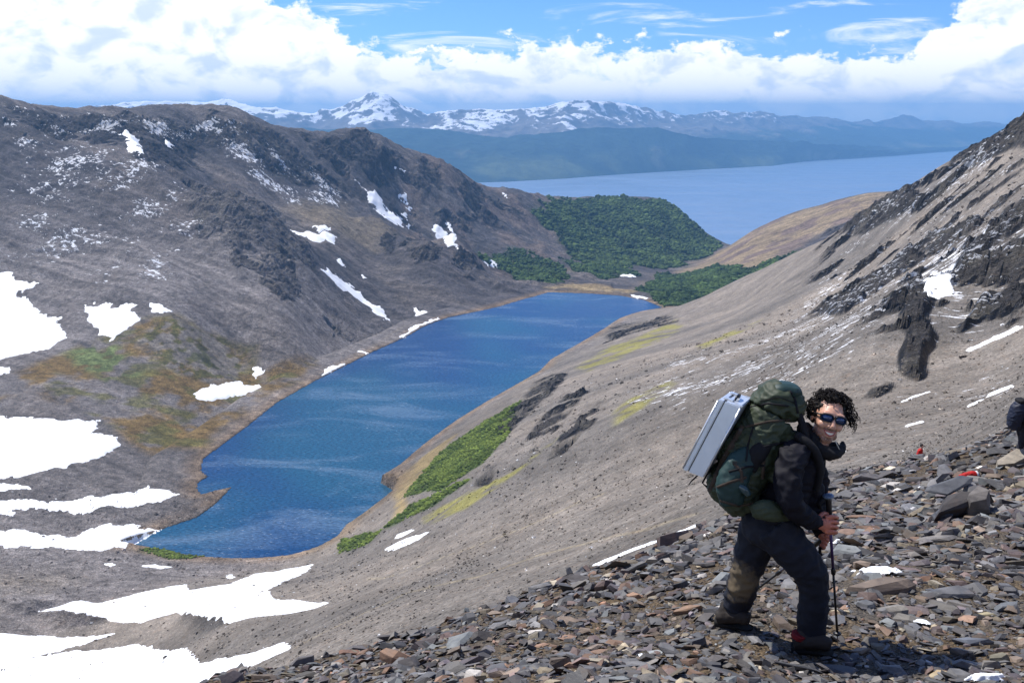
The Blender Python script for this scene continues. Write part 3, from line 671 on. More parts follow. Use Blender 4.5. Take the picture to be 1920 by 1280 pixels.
for s, lab, ym in [
 ('-60,1198 100,1192 222,1185 150,1208 58,1233 140,1218 260,1205 345,1212 375,1243 450,1228 535,1203 545,1216 480,1245 430,1262 380,1310 -60,1320', 'broad snowfield filling the bottom left corner below the rocks', 0),
 ('70,1145 180,1130 260,1112 350,1095 352,1108 430,1095 480,1075 590,1056 575,1070 530,1090 505,1110 515,1125 560,1125 620,1128 590,1140 540,1150 420,1170 380,1155 330,1147 265,1168 200,1160 150,1147', 'long forked snow patch reaching from the near end of the lake', 0),
 ('-60,993 70,1000 130,1007 170,990 300,993 250,1012 228,1030 100,1027 -60,1024', 'snow bank ending on the lake shore at its near left corner', 0),
 ('-60,938 60,938 200,930 280,912 342,925 300,940 160,960 30,950 20,968 -60,965', 'finger of snow pointing at the small cove of the lake', 0),
 ('-60,905 50,912 60,917 0,920 -60,920', 'thin snow strip at the left edge above the pointed finger of snow', 0),
 ('-60,778 80,785 120,788 190,787 185,800 170,812 220,822 225,840 180,862 120,875 40,893 -60,897', 'large white snowfield left of the orange meadow', 0),
 ('-60,508 20,515 75,532 30,550 60,570 115,600 130,632 85,655 0,672 -60,680', 'big snow patch at the left edge below the speckled mountain face', 0),
 ('158,572 190,575 240,570 262,600 205,638 195,635 172,605', 'wedge shaped snow patch above the green moss', 0),
 ('262,572 300,572 325,587 300,590', 'small snow sliver just right of the wedge shaped patch', 0),
 ('-60,685 15,690 15,702 -60,708', 'small snow scrap at the left edge beside the meadow', 0),
 ('358,740 390,722 450,717 495,722 430,745 400,752', 'flat snow patch on the meadow near the left lake shore', 0),
 ('468,690 483,686 498,698 480,710', 'little round snow patch above the flat one on the meadow', 0),
 ('597,708 612,690 652,682 625,697', 'snow strip along the left lake shore nearest the meadow', 0),
 ('668,655 676,655 690,665 684,668', 'tiny snow scrap on the left shore where the path meets the lake', 0),
 ('748,633 775,612 800,600 825,594 790,610 755,636', 'ragged snow strip hugging the left lake shore midway along it', 0),
 ('775,578 800,582 802,590 780,590', 'small snow patch just above the ragged shore strip', 0),
 ('598,502 615,505 650,530 690,560 722,588 732,602 720,600 680,565 640,540 610,517', 'long straight snow gully running down the grey scree to the lake', 0),
 ('540,430 580,437 632,445 630,457 600,456 560,445', 'oval snow patch on the saddle behind the dark crag', 1700),
 ('580,432 600,424 620,432 600,438', 'smaller snow patch just above the oval one on the saddle', 1700),
 ('662,325 672,332 690,360 720,378 722,392 765,428 755,427 705,390 690,372 675,345', 'long jagged snow streak under the dark ridge', 1900),
 ('692,382 740,410 762,430 720,404', 'thin snow streak beside the long jagged one', 1900),
 ('814,422 830,424 842,440 862,466 838,462 830,448', 'tongue shaped snow patch below the black cliff band', 1950),
 ('836,421 846,424 858,440 848,438', 'thin snow sliver beside the tongue shaped patch', 1950),
 ('748,365 760,368 778,391 760,384', 'small snow patch right of the jagged streak', 1950),
 ('748,402 760,404 777,421 765,417', 'narrow snow scrap below the small patch right of the jagged streak', 1950),
 ('740,320 764,325 758,330', 'tiny snow fleck high under the dark ridge top', 1950),
 ('228,250 240,245 262,262 260,275 275,288 262,292 245,280 235,268', 'ragged snow patch high on the left mountain under the rim', 1700),
 ('300,256 308,258 327,280 315,277', 'slim snow streak high on the left mountain, right of the ragged patch', 1700),
 ('630,484 641,486 648,497 638,493', 'snow dot on the slope above the long straight gully', 1600),
 ('672,511 680,513 684,524 676,520', 'second snow dot on the slope above the long straight gully', 1600),
 ('940,358 946,358 954,368 948,366', 'tiny snow fleck near the end of the left ridge', 2300),
 ('905,487 935,488 938,500 915,498', 'snow scrap at the edge of the dark wood beyond the lake', 1700),
 ('1155,507 1180,514 1190,519 1165,517', 'snow strip among shrubs in the outlet valley', 1700),
 ('1180,552 1215,558 1214,562 1185,557', 'snow rim on the far lake shore', 0),
 ('720,1029 760,1010 804,997 785,1011 740,1031', 'slanting snow patch on the scree by the right lake shore', 0),
 ('740,1004 778,989 772,997 745,1009', 'short snow scrap above the slanting patch by the right shore', 0),
 ('1112,1058 1180,1031 1250,1006 1304,984 1305,987 1250,1009 1180,1035 1122,1060', 'thin straight snow line along the scree edge left of the hiker', 0),
 ('256,1060 290,1058 322,1062 300,1067', 'small flat snow patch on the moraine near the lake end', 0),
 ('195,1056 210,1054 222,1058 205,1063', 'snow dot on the moraine left of the small flat patch', 0),
 ('424,1079 438,1075 440,1082 430,1085', 'snow dot on the moraine above the forked patch', 0),
 ('1808,657 1860,633 1915,607 1919,613 1862,640 1815,661', 'bright snow streak on the scree below the right crag', 0),
 ('1690,752 1715,742 1740,733 1741,735.5 1716,745 1691,754.5', 'thin snow streak right above the hiker', 0),
 ('1848,741 1875,730 1900,721 1902,725 1876,735 1850,745', 'snow streak high above the second hiker', 0),
 ('1817,760 1842,748 1843,750.5 1818,762.5', 'short thin snow streak left of the second hiker', 0),
 ('1696,799 1731,788.5 1732,791 1697,801.5', 'faint snow streak low on the scree right of the hiker', 0),
 ('1735,523 1760,515 1785,518 1790,550 1760,562 1738,552', 'ragged snow patch caught in the right hand crag', 0),
]: snow_patch(s, lab, ym)

# ------------------------------------------------------------------ woods and shrubs
def foliage_material():
    m, t, b = material('foliage')
    co = t.new('ShaderNodeTexCoord').outputs['Object']
    base = t.new('ShaderNodeAttribute', attribute_name='col').outputs['Color']
    n = t.noise(co, 0.5, 5, 0.7)
    t.put(b.inputs['Base Color'], t.mix(1.0, base, t.ramp(n, 0.3, 0.7, 0.5, 1.55, False), 'MULTIPLY'))
    b.inputs['Roughness'].default_value = 0.85; b.inputs['Specular IOR Level'].default_value = 0.15
    bp = t.new('ShaderNodeBump'); bp.inputs['Strength'].default_value = 1.0; bp.inputs['Distance'].default_value = 1.5
    t.put(bp.inputs['Height'], t.noise(co, 1.1, 4, 0.7)); t.put(b.inputs['Normal'], bp.outputs[0])
    return m
M_LEAF = foliage_material()
def ico():
    bm = bmesh.new(); bmesh.ops.create_icosphere(bm, subdivisions=1, radius=1.0)
    v = np.array([x.co for x in bm.verts]); f = np.array([[q.index for q in p.verts] for p in bm.faces]); bm.free(); return v, f
ICO_V, ICO_F = ico()
def clumps(name, M, step, rad, tall, cols, label, cat, thr=0.5, dens=1.0, seed=5, low=0.35):
    """leafy crowns over the masked ground: each one an uneven ball of leaf facets"""
    rg = np.random.default_rng(seed); rr, cc = np.where(M > thr)
    x0, x1, y0, y1 = Xg[rr, cc].min(), Xg[rr, cc].max(), Yg[rr, cc].min(), Yg[rr, cc].max()
    gx, gy = np.meshgrid(np.arange(x0, x1, step), np.arange(y0, y1, step)); gx = gx+rg.uniform(-.5, .5, gx.shape)*step; gy = gy+rg.uniform(-.5, .5, gy.shape)*step
    gx, gy = gx.ravel(), gy.ravel()
    mv = bil(M, np.interp(np.log(gy), LR, np.arange(NR)), (gx/gy+0.8)/(TXC[1]-TXC[0]))
    patch = fbm(gx/(step*7), gy/(step*7), 4, seed)
    ok = (mv > thr+0.35*rg.random(len(gx))-0.2) & (rg.random(len(gx)) < dens*np.clip(0.9+patch*1.1, 0.1, 1)); gx, gy = gx[ok], gy[ok]
    n = len(gx); r = rad*rg.lognormal(0, 0.30, n); gz = ground(gx, gy); a = rg.uniform(0, 6.28, n)
    jit = 1+rg.uniform(-0.34, 0.34, (n, len(ICO_V), 1)); v = ICO_V[None]*jit
    ca, sa = np.cos(a)[:, None], np.sin(a)[:, None]
    v = np.stack([v[..., 0]*ca-v[..., 1]*sa, v[..., 0]*sa+v[..., 1]*ca, v[..., 2]], -1)
    v = v*r[:, None, None]*np.array([1, 1, tall]); v = v+np.stack([gx, gy, gz+r*low], -1)[:, None]
    f = (ICO_F[None]+(np.arange(n)*len(ICO_V))[:, None, None]).reshape(-1, 3)
    me = np_mesh(name, v.reshape(-1, 3), f, False)
    w = np.clip(0.5+patch[ok]*1.3+rg.normal(0, 0.25, n), 0, 1)[:, None]; cl = np.array(cols[0])*(1-w)+np.array(cols[1])*w
    cl = cl*rg.lognormal(0, 0.18, n)[:, None]
    set_col(me, 'col', np.repeat(cl, len(ICO_V), 0))
    obj(name, me, M_LEAF, kind='stuff', label=label, cat=cat); return n
nn = 0
nn += clumps('beech_forest', FOREST, 6.4, 4.5, 0.95, [(0.034, 0.058, 0.020), (0.082, 0.124, 0.034)], 'dark green beech forest covering the rounded hill beyond the lake', 'forest', seed=5)
nn += clumps('valley_wood', FOREST2, 5.3, 3.7, 0.85, [(0.026, 0.050, 0.018), (0.070, 0.112, 0.030)], 'patches of low dark wood around the outlet of the lake', 'wood', seed=6)
nn += clumps('lakeside_shrubs', GRASS_S, 1.8, 1.15, 0.5, [(0.055, 0.085, 0.018), (0.140, 0.185, 0.036)], 'bright green shrubs on the slope by the right lake shore', 'shrubs', seed=7)
# ------------------------------------------------------------------ the stony ledge in the foreground
EDGE = [(300,1310,5.6),(400,1276,6.2),(550,1246,6.8),(700,1214,7.5),(850,1163,8.3),(1000,1108,9.2),(1130,1068,10.4),(1200,1048,11.2),(1320,988,13.5),(1420,938,15.5),(1520,905,17.5),(1600,888,19.5),
        (1660,878,21),(1720,868,23),(1790,846,27),(1860,818,32),(1920,792,37),(2050,740,45)]
LEDGE = [(1520,1218,5.30),(1375,1172,5.62),(960,1290,4.0),(1500,1290,4.2),(1900,1290,4.5),(700,1290,4.7),(500,1300,5.4),(1000,1190,6.1),(1200,1120,7.2),(1700,1100,7.0),(1850,1090,7.3),(1850,960,11.2),(1900,850,16),
         (1700,930,14.5),(1600,960,12.0),(1480,1010,10.5),(1650,1180,5.7),(1800,1190,5.8),(1350,1070,8.6),(1750,1010,9.6),(2100,1100,7.3),(2100,900,14),(1240,1180,6.0)]
lp = [at(u, v, d) for u, v, d in EDGE+LEDGE]
lp += [Vector((0, 0, -1.62)), Vector((-1.4, 1.0, -2.5)), Vector((1.6, 0, -1.1)), Vector((4, 2, -1.3)), Vector((12, 5, 0.5)), Vector((40, 25, -3)), Vector((-4, 3, -4.5)), Vector((0,-3,-1.0))]
lt = TPS([(p.x*0.3, p.y*0.3) for p in lp], np.array([p.z for p in lp]), 1e-3)
edge_w = [at(u, v, d) for u, v, d in EDGE]
ledge_poly = [(p.x, p.y) for p in edge_w]+[(60, 55), (60, -8), (-6, -8)]
def ledge_z(x, y, fine=True):
    x = np.asarray(x, float); y = np.asarray(y, float); sh = x.shape
    z = lt(np.stack([x.ravel()*0.3, y.ravel()*0.3], 1)).reshape(sh)
    d = sdf(x, y, ledge_poly)
    over = np.clip(-d, 0, None)
    z = z-np.where(over > 0, 0.9*over+0.35*np.minimum(over, 2)**2*0.4, 0)
    if fine: z = z+fbm(x/1.1, y/1.1, 4, 411)*0.07+fbm(x/4, y/4, 3, 415)*0.10*smooth(2, 8, y)
    return z
ltx = np.linspace(-1.1, 1.1, 200); ly = np.concatenate([[-3, -1, 0.3], np.geomspace(0.8, 60, 220)])
lY, lT = np.meshgrid(ly, ltx, indexing='ij'); lX = np.where(lY > 2, lY*lT, 2*lT+np.sign(lT)*0.0)
lZ = ledge_z(lX, lY)
ld = sdf(lX, lY, ledge_poly)
def ledge_material():
    m, t, b = material('ledge_gravel')
    co = t.new('ShaderNodeTexCoord').outputs['Object']
    v1 = t.new('ShaderNodeTexVoronoi'); t.put(v1.inputs['Vector'], co); v1.inputs['Scale'].default_value = 42
    v2 = t.new('ShaderNodeTexVoronoi'); t.put(v2.inputs['Vector'], co); v2.inputs['Scale'].default_value = 15
    n = t.noise(co, 1.3, 5, 0.6); n2 = t.noise(co, 60, 3, 0.6)
    c = t.mix(t.ramp(v1.outputs['Color'], 0, 1, 0, 1, False), (0.045, 0.041, 0.038, 1), (0.150, 0.128, 0.102, 1))
    c = t.mix(t.ramp(n, 0.35, 0.65), c, t.mix(1.0, c, (1.15, 0.95, 0.68, 1), 'MULTIPLY'))
    c = t.mix(1.0, c, t.ramp(n2, 0.3, 0.7, 0.75, 1.3, False), 'MULTIPLY')
    t.put(b.inputs['Base Color'], c); b.inputs['Roughness'].default_value = 0.95; b.inputs['Specular IOR Level'].default_value = 0.15
    bp = t.new('ShaderNodeBump'); bp.inputs['Strength'].default_value = 1.0; bp.inputs['Distance'].default_value = 0.03
    t.put(bp.inputs['Height'], t.math('ADD', t.math('MULTIPLY', v1.outputs['Distance'], -1.0), t.math('MULTIPLY', v2.outputs['Distance'], -1.6))); t.put(b.inputs['Normal'], bp.outputs[0])
    return m
lf = grid_faces(*lX.shape); keep = (ld.reshape(-1)[lf] > -9).any(1) & ((lY.reshape(-1)[lf] < 12).all(1) | (ld.reshape(-1)[lf] > -3.5).any(1))
ids, inv = np.unique(lf[keep], return_inverse=True)
me = np_mesh('rock_ledge', np.stack([lX, lY, lZ], -1).reshape(-1, 3)[ids], inv.reshape(-1, 4))
ledge = obj('rock_ledge', me, ledge_material(), kind='structure')

def stone_material(single=False):
    m, t, b = material('slate_stone')
    oi = t.new('ShaderNodeObjectInfo'); at_ = t.new('ShaderNodeAttribute', attribute_name='col')
    co = t.new('ShaderNodeTexCoord').outputs['Object']
    base = t.mix(1.0, oi.outputs['Color'] if single else at_.outputs['Color'], (0.98, 0.95, 0.92, 1), 'MULTIPLY')
    w = t.new('ShaderNodeNewGeometry').outputs['Position']
    n = t.noise(w, 9, 6, 0.65); n2 = t.noise(t.mapping(w, (0,0,0), (0.3,0.1,0.4), (6, 6, 40)), 1.0, 4, 0.6); n3 = t.noise(w, 55, 3, 0.7)
    c = t.mix(1.0, base, t.ramp(n, 0.3, 0.7, 0.70, 1.32, False), 'MULTIPLY')
    c = t.mix(1.0, c, t.ramp(n2, 0.3, 0.7, 0.85, 1.15, False), 'MULTIPLY')
    c = t.mix(t.ramp(t.noise(w, 4.0, 4, 0.6), 0.60, 0.74, 0, 0.4), c, t.mix(1.0, c, (1.30, 0.90, 0.66, 1), 'MULTIPLY'))
    c = t.mix(t.ramp(n3, 0.66, 0.74, 0, 0.5), c, (0.34, 0.33, 0.28, 1))
    t.put(b.inputs['Base Color'], c); t.put(b.inputs['Roughness'], t.ramp(n, 0.3, 0.7, 0.55, 0.85)); b.inputs['Specular IOR Level'].default_value = 0.35
    bp = t.new('ShaderNodeBump'); bp.inputs['Strength'].default_value = 0.6; bp.inputs['Distance'].default_value = 0.012
    t.put(bp.inputs['Height'], t.math('ADD', n, t.math('MULTIPLY', n2, 0.7))); t.put(b.inputs['Normal'], bp.outputs[0])
    return m
M_STONE = stone_material(); M_STONE1 = stone_material(True)
def stone_geo(rg, n=5, rings=2, flat=0.35, el=1.5):
    pts = []; ang = np.sort(rg.uniform(0, 6.283, n)+0); ang = np.arange(n)*6.283/n+rg.uniform(-0.5, 0.5, n)
    rad = rg.uniform(0.65, 1.15, n); shx, shy = rg.uniform(-0.25, 0.25, 2)
    tilt = rg.uniform(-0.35, 0.35, 2)
    for k in range(rings):
        h = (k/(rings-1)*2-1); s = 1.0 if rings == 2 else [0.80, 1.04, 0.80][k]
        if rings == 2: s = [1.0, 0.78][k]
        for a, r in zip(ang, rad):
            q = s*r*rg.uniform(0.86, 1.1); x, y = q*math.cos(a)*el+shx*h, q*math.sin(a)+shy*h
            pts.append((x, y, flat*(h+tilt[0]*x+tilt[1]*y+rg.uniform(-0.22, 0.22))))
    bm = bmesh.new()
    for p in pts: bm.verts.new(p)
    r = bmesh.ops.convex_hull(bm, input=bm.verts[:])
    bmesh.ops.delete(bm, geom=list({g for g in r['geom_unused']+r['geom_interior'] if isinstance(g, bmesh.types.BMVert)}), context='VERTS')
    bm.verts.index_update()
    bmesh.ops.recalc_face_normals(bm, faces=bm.faces[:])
    v = np.array([x.co for x in bm.verts]); f = np.array([[q.index for q in p.verts] for p in bm.faces]); bm.free()
    return v, f
srg = np.random.default_rng(77)
SMALL = [stone_geo(srg, 5, 2, srg.uniform(0.13, 0.40), srg.uniform(1.0, 2.1)) for _ in range(22)]
STONE_COLS = np.array([(0.085, 0.087, 0.094), (0.110, 0.110, 0.112), (0.135, 0.128, 0.118), (0.075, 0.070, 0.070), (0.150, 0.118, 0.092), (0.175, 0.112, 0.078), (0.120, 0.088, 0.080), (0.200, 0.170, 0.120), (0.115, 0.125, 0.128), (0.095, 0.082, 0.088), (0.27, 0.24, 0.18), (0.40, 0.38, 0.35)])
STONE_P = np.array([.17, .17, .13, .13, .075, .04, .055, .035, .06, .06, .02, .01]); STONE_P = STONE_P/STONE_P.sum()
def ledge_normal(x, y):
    e = 0.12; zx = (ledge_z(x+e, y, False)-ledge_z(x-e, y, False))/(2*e); zy = (ledge_z(x, y+e, False)-ledge_z(x, y-e, False))/(2*e)
    n = np.stack([-zx, -zy, np.ones_like(zx)], -1); return n/np.linalg.norm(n, axis=-1, keepdims=True)
def scatter(n, dmin, dmax, power, rmin, rmax, seed, texp=1.0):
    """stones over the ledge, evenly over the picture; sizes skewed to the small"""
    rg = np.random.default_rng(seed)
    Y = np.exp(rg.uniform(math.log(dmin), math.log(dmax), n)); tx = rg.uniform(-0.85, 0.85, n); x = Y*tx
    d = sdf(x, Y, ledge_poly); ok = d > -0.35-0.02*Y; x, Y = x[ok], Y[ok]; n = len(x)
    r = rmin*(rmax/rmin)**(rg.random(n)**power)
    return x, Y, r, rg
def merge_stones(name, sets, parent):
    VV, FF, CC, off = [], [], [], 0
    for x, y, r, rg, sink in sets:
        n = len(x); z = ledge_z(x, y); nm = ledge_normal(x, y); kind = rg.integers(0, len(SMALL), n)
        nm = nm+rg.normal(0, 0.30, (n, 3)); nm /= np.linalg.norm(nm, axis=1, keepdims=True)
        a = rg.uniform(0, 6.283, n); ref = np.stack([np.cos(a), np.sin(a), np.zeros(n)], 1)
        tx = ref-nm*(ref*nm).sum(1, keepdims=True); tx /= np.linalg.norm(tx, axis=1, keepdims=True); ty = np.cross(nm, tx)
        ci = rg.choice(len(STONE_COLS), n, p=STONE_P); cl = STONE_COLS[ci]*rg.lognormal(-0.05, 0.36, (n, 1))
        # browner, finer gravel in the middle of the trail
        for k in range(len(SMALL)):
            m = np.where(kind == k)[0]
            if not len(m): continue
            v, f = SMALL[k]; rr = r[m][:, None, None]
            w = (v[None, :, 0:1]*tx[m][:, None]+v[None, :, 1:2]*ty[m][:, None]+v[None, :, 2:3]*nm[m][:, None])*rr
            w = w+np.stack([x[m], y[m], z[m]+r[m]*sink], 1)[:, None]
            VV.append(w.reshape(-1, 3)); FF.append((f[None]+(np.arange(len(m))*len(v))[:, None, None]+off).reshape(-1, 3)); off += len(m)*len(v)
            CC.append(np.repeat(cl[m], len(v), 0))
    V = np.concatenate(VV); Fc = np.concatenate(FF); me = np_mesh(name, V, Fc, False); set_col(me, 'col', np.concatenate(CC))
    o = obj(name, me, M_STONE, parent=parent, kind='stuff', label='countless small angular slate stones covering the ledge'); return o
def pick(x, y, r, rg): return x, y, r, rg
s1 = scatter(42000, 2.6, 34, 1.7, 0.009, 0.048, 501); s2 = scatter(5200, 2.8, 40, 1.8, 0.035, 0.085, 502)
# stone size grows a little with distance so that the far rim still reads as stones
def adj(s, k): x, y, r, rg = s; return x, y, r*np.clip(y/6, 0.8, 2.2), rg, k
merge_stones('small_stones', [adj(s1, 0.25), adj(s2, 0.22), adj(scatter(11000, 8.5, 40, 1.5, 0.022, 0.075, 503), 0.2)], ledge)
# the large stones, each an object of its own
BIG = []
for k in range(16):
    v, f = stone_geo(srg, 6+k % 3, 3, [0.16, 0.24, 0.34, 0.50][k % 4], srg.uniform(1.0, 1.9)); BIG.append(np_mesh('stone', v, f, False)); BIG[-1].materials.append(M_STONE1)
def orient(nm, a, tilt=0.0, ta=0.0):
    n = Vector(nm).normalized(); n = (n+Vector((math.cos(ta), math.sin(ta), 0))*tilt).normalized()
    x = Vector((math.cos(a), math.sin(a), 0)); x = (x-n*x.dot(n)).normalized(); y = n.cross(x)
    return Matrix((x, y, n)).transposed().to_euler()
def place_stone(name, me, x, y, r, a, rgb, parent=None, tilt=0.25, ta=0.0, sink=0.12, scl=(1,1,1)):
    o = bpy.data.objects.new(name, me); col.objects.link(o)
    if parent: o.parent = parent
    z = float(ledge_z(np.array([x]), np.array([y]))[0])
    o.location = (x, y, z+r*sink); o.rotation_euler = orient(ledge_normal(np.array([x]), np.array([y]))[0], a, tilt, ta); o.scale = (r*scl[0], r*scl[1], r*scl[2]); o.color = (*rgb, 1)
    return o
lr = np.random.default_rng(99); taken = []
def free(x, y, r):
    # keep clear of the walkers' boots and of each other
    for px, py, pr in taken:
        if (x-px)**2+(y-py)**2 < (0.75*(r+pr))**2: return False
    return True
for u, v, d, r in [(1520,1215,5.3,0.22),(1540,1218,5.3,.2),(1375,1172,5.62,0.24),(1566,1195,5.35,0.1)]:
    p = at(u, v, d); taken.append((p.x, p.y, r))
def ledge_hit(u, v):
    tx, q = ray(u, v); Y = np.geomspace(1.5, 50, 900); z = ledge_z(tx*Y, Y, False); k = int(np.argmax(z >= q*Y)); return tx*Y[k], Y[k]
# named boulders that one can point to: u, v of the foot, width in picture px
BOULDERS = [
 (1652,1118,125,(0.150,0.120,0.098),0.05,(1.0,0.55,0.5),'broad brown slab lying beside the walking pole'),
 (1700,1152,86,(0.150,0.118,0.108),0.1,(1.0,0.8,0.7),'pinkish grey block in front of the broad brown slab'),
 (1780,1125,96,(0.105,0.108,0.116),0.3,(1.0,0.6,0.5),'dark grey slanted slab right of the pinkish block'),
 (1797,1196,62,(0.120,0.115,0.112),0.9,(1.0,0.5,0.8),'upright narrow stone with a pale top near the right edge'),
 (1842,1160,46,(0.300,0.265,0.165),0.1,(1.0,0.45,0.5),'small yellowish slab right of the upright stone'),
 (1826,1220,100,(0.100,0.112,0.135),0.1,(1.0,0.45,0.4),'long blue grey slab low on the right'),
 (1615,1222,56,(0.240,0.190,0.140),0.15,(1.0,0.6,0.6),'tan striped stone just right of the front boot'),
 (1756,1266,48,(0.330,0.275,0.180),0.15,(1.0,0.7,0.5),'pale yellow stone at the bottom right'),
 (1625,1145,60,(0.115,0.120,0.125),0.2,(1.0,0.8,0.9),'grey rounded block next to the walking pole tip'),
 (1622,980,46,(0.260,0.285,0.300),0.3,(1.0,0.8,0.8),'pale blue grey rock behind the gripping hand'),
 (1590,1004,60,(0.220,0.150,0.115),0.4,(1.0,0.6,0.5),'rust coloured slab behind the gripping hand'),
 (1325,1280,118,(0.180,0.175,0.155),0.35,(1.0,0.7,0.8),'large pale topped rock at the bottom below the rear boot'),
 (1192,1122,46,(0.260,0.165,0.110),0.4,(1.0,0.8,1.0),'orange brown rock with a dark side left of the hiker'),
 (1288,1152,58,(0.230,0.150,0.100),0.3,(1.0,0.7,0.7),'orange slab left of the rear boot'),
 (1112,1122,58,(0.125,0.125,0.120),0.4,(1.0,0.7,0.6),'grey overhanging slab at the ledge rim'),
 (1152,1086,44,(0.180,0.120,0.080),0.8,(0.7,0.6,1.2),'upright brown shard on the ledge rim'),
 (655,1228,62,(0.140,0.080,0.055),0.4,(1.0,0.8,1.0),'rust red pointed rock on the rim near the lower left'),
 (612,1226,36,(0.090,0.075,0.078),0.6,(0.9,0.8,1.3),'dark pointed rock beside the rust red one'),
 (440,1268,62,(0.110,0.085,0.075),0.3,(1.0,0.9,1.1),'dark block at the lower left end of the ledge'),
 (1365,1225,70,(0.140,0.140,0.135),0.1,(1.0,0.5,0.4),'flat grey plate below the rear boot'),
 (1060,1225,70,(0.120,0.124,0.135),0.3,(1.0,0.7,0.6),'blue grey plate in the middle of the stony foreground'),
 (840,1262,66,(0.115,0.112,0.108),0.3,(1.0,0.7,0.8),'grey rock with a shaded overhang left of centre'),
 (1885,1145,60,(0.105,0.115,0.125),0.2,(1.0,0.7,0.6),'slate plate at the right edge'),
 (1870,1250,70,(0.160,0.150,0.110),0.3,(1.0,0.6,0.6),'olive brown slab in the bottom right corner'),
 (1700,1040,60,(0.120,0.110,0.100),0.2,(1.0,0.6,0.5),'brown plate on the trail behind the broad slab'),
 (1625,905,60,(0.095,0.090,0.092),0.4,(1.0,0.7,0.8),'dark rock on the far rim right of the face'),
 (1385,985,40,(0.060,0.055,0.058),0.5,(0.9,0.8,1.2),'dark rock on the rim just left of the backpack'),
 (1905,870,90,(0.230,0.205,0.165),0.3,(1.0,0.8,0.9),'pale rock in front of the second hiker'),
]
def snow_cap(*a): pass
for u, v, w, rgb, tilt, scl, lab in BOULDERS:
    x, y = ledge_hit(u, v); dep = (x*0+y)/CP if False else (y*CP-SP*float(ledge_z(np.array([x]), np.array([y]))[0]))
    r = w/F*dep/2/1.55; taken.append((x, y, r*1.1))
    k = int(lr.integers(0, len(BIG)))
    o = place_stone('boulder', BIG[k], x, y, r, lr.uniform(-0.4, 0.4), rgb, None, tilt, lr.uniform(-2.2, -0.9), 0.16, (scl[0], scl[1], scl[2]*1.35))
    o['label'] = lab; o['category'] = 'rock'; o['group'] = 'large rocks on the ledge'
# the big boulder near the right edge: a dark block with slabs leaning on it
def boulder_pile():
    x, y = ledge_hit(1800, 968); dep = y*CP-SP*float(ledge_z(np.array([x]), np.array([y]))[0]); s = dep/F
    e = obj('leaning_boulder', None, label='biggest dark boulder with slabs leaning against it, near the right edge', cat='rock', group='large rocks on the ledge')
    z = float(ledge_z(np.array([x]), np.array([y]))[0]); e.location = (x, y, z)
    for dx, dy, dz, sx, sy, sz, rot, c, k in [(-12,0,20,48,34,50,0.1,(0.050,0.046,0.046),3),(22,-6,30,34,30,44,0.5,(0.135,0.125,0.118),7),(-5,25,40,52,24,22,0.3,(0.075,0.080,0.090),0),(-42,-8,4,18,16,36,0.2,(0.070,0.076,0.090),11),(40,20,26,22,20,36,0.9,(0.12,0.118,0.12),5)]:
        o = obj('slab', BIG[k], parent=e); o.location = (dx*s, dy*s*2, dz*s); o.scale = (sx*s*0.8, sy*s*0.9, sz*s*0.95); o.rotation_euler = (0.25, -0.15, rot); o.color = (*c, 1)
    taken.append((x, y, 75*s))
boulder_pile()
cnt = 0; tries = 0
while cnt < 300 and tries < 6000:
    tries += 1
    Y = math.exp(lr.uniform(math.log(2.9), math.log(17))); x = Y*lr.uniform(-0.75, 0.75)
    if float(sdf(np.array([x]), np.array([Y]), ledge_poly)[0]) < -0.15: continue
    r = lr.uniform(0.035, 0.082)*min(1.9, max(0.8, Y/5.5))*(1.5 if lr.random() < 0.12 else 1)
    if not free(x, Y, r): continue
    taken.append((x, Y, r)); c = STONE_COLS[lr.choice(len(STONE_COLS), p=STONE_P)]*lr.lognormal(0, 0.2)
    place_stone('stone', BIG[int(lr.integers(0, len(BIG)))], x, Y, r, lr.uniform(0, 6.28), c, ledge, lr.uniform(0, 0.5), lr.uniform(0, 6.28), lr.uniform(0.05, 0.22), (1, lr.uniform(.65, 1), lr.uniform(.8, 1.6)))
    cnt += 1
# little heaps of old snow between the stones
def ledge_snow(u, v, w, h, label):
    x, y = ledge_hit(u, v); z0 = float(ledge_z(np.array([x]), np.array([y]))[0]); dep = y*CP-SP*z0; rx = w/F*dep/2; ry = h/F*dep/2*1.7
    g = 40; a, b = np.meshgrid(np.linspace(-1.5, 1.5, g), np.linspace(-1.5, 1.5, g)); X = x+a*rx; Y = y+b*ry
    n = fbm(X/(rx*0.5)+u, Y/(ry*0.5)+v, 4, 611); d = 1-np.hypot(a, b)+n*0.85
    Zs = ledge_z(X, Y)+np.clip(d, -0.5, 0.5)*min(rx, 0.12)*0.5+0.035
    f = grid_faces(g, g); k = (d.reshape(-1)[f] > -0.15).any(1); ids, inv = np.unique(f[k], return_inverse=True)
    me = np_mesh('snow_patch', np.stack([X-x, Y-y, Zs-z0], -1).reshape(-1, 3)[ids], inv.reshape(-1, 4))
    o = obj('snow_patch', me, M_SNOW, label=label, cat='snow patch', group='snow scraps on the ledge'); o.location = (x, y, z0)
for u, v, w, h, lab in [(1650,1088,70,26,'snow scrap between the stones behind the broad brown slab'),(1578,1026,34,9,'snow strip behind the walking pole below the hand'),(1632,1000,12,24,'little snow wedge right of the gripping hand'),
                        (1868,938,34,16,'white snow scrap right of the biggest boulder'),(1724,1180,24,16,'snow blob on the stones low right of the pole'),(1850,1280,60,16,'snow scrap at the very bottom right'),(1757,903,12,7,'snow fleck left of the biggest boulder'),
                        (1718,918,14,6,'snow fleck further left of the biggest boulder'),(1206,1233,12,20,'white scrap in the middle of the stony foreground')]:
    ledge_snow(u, v, w, h, lab)
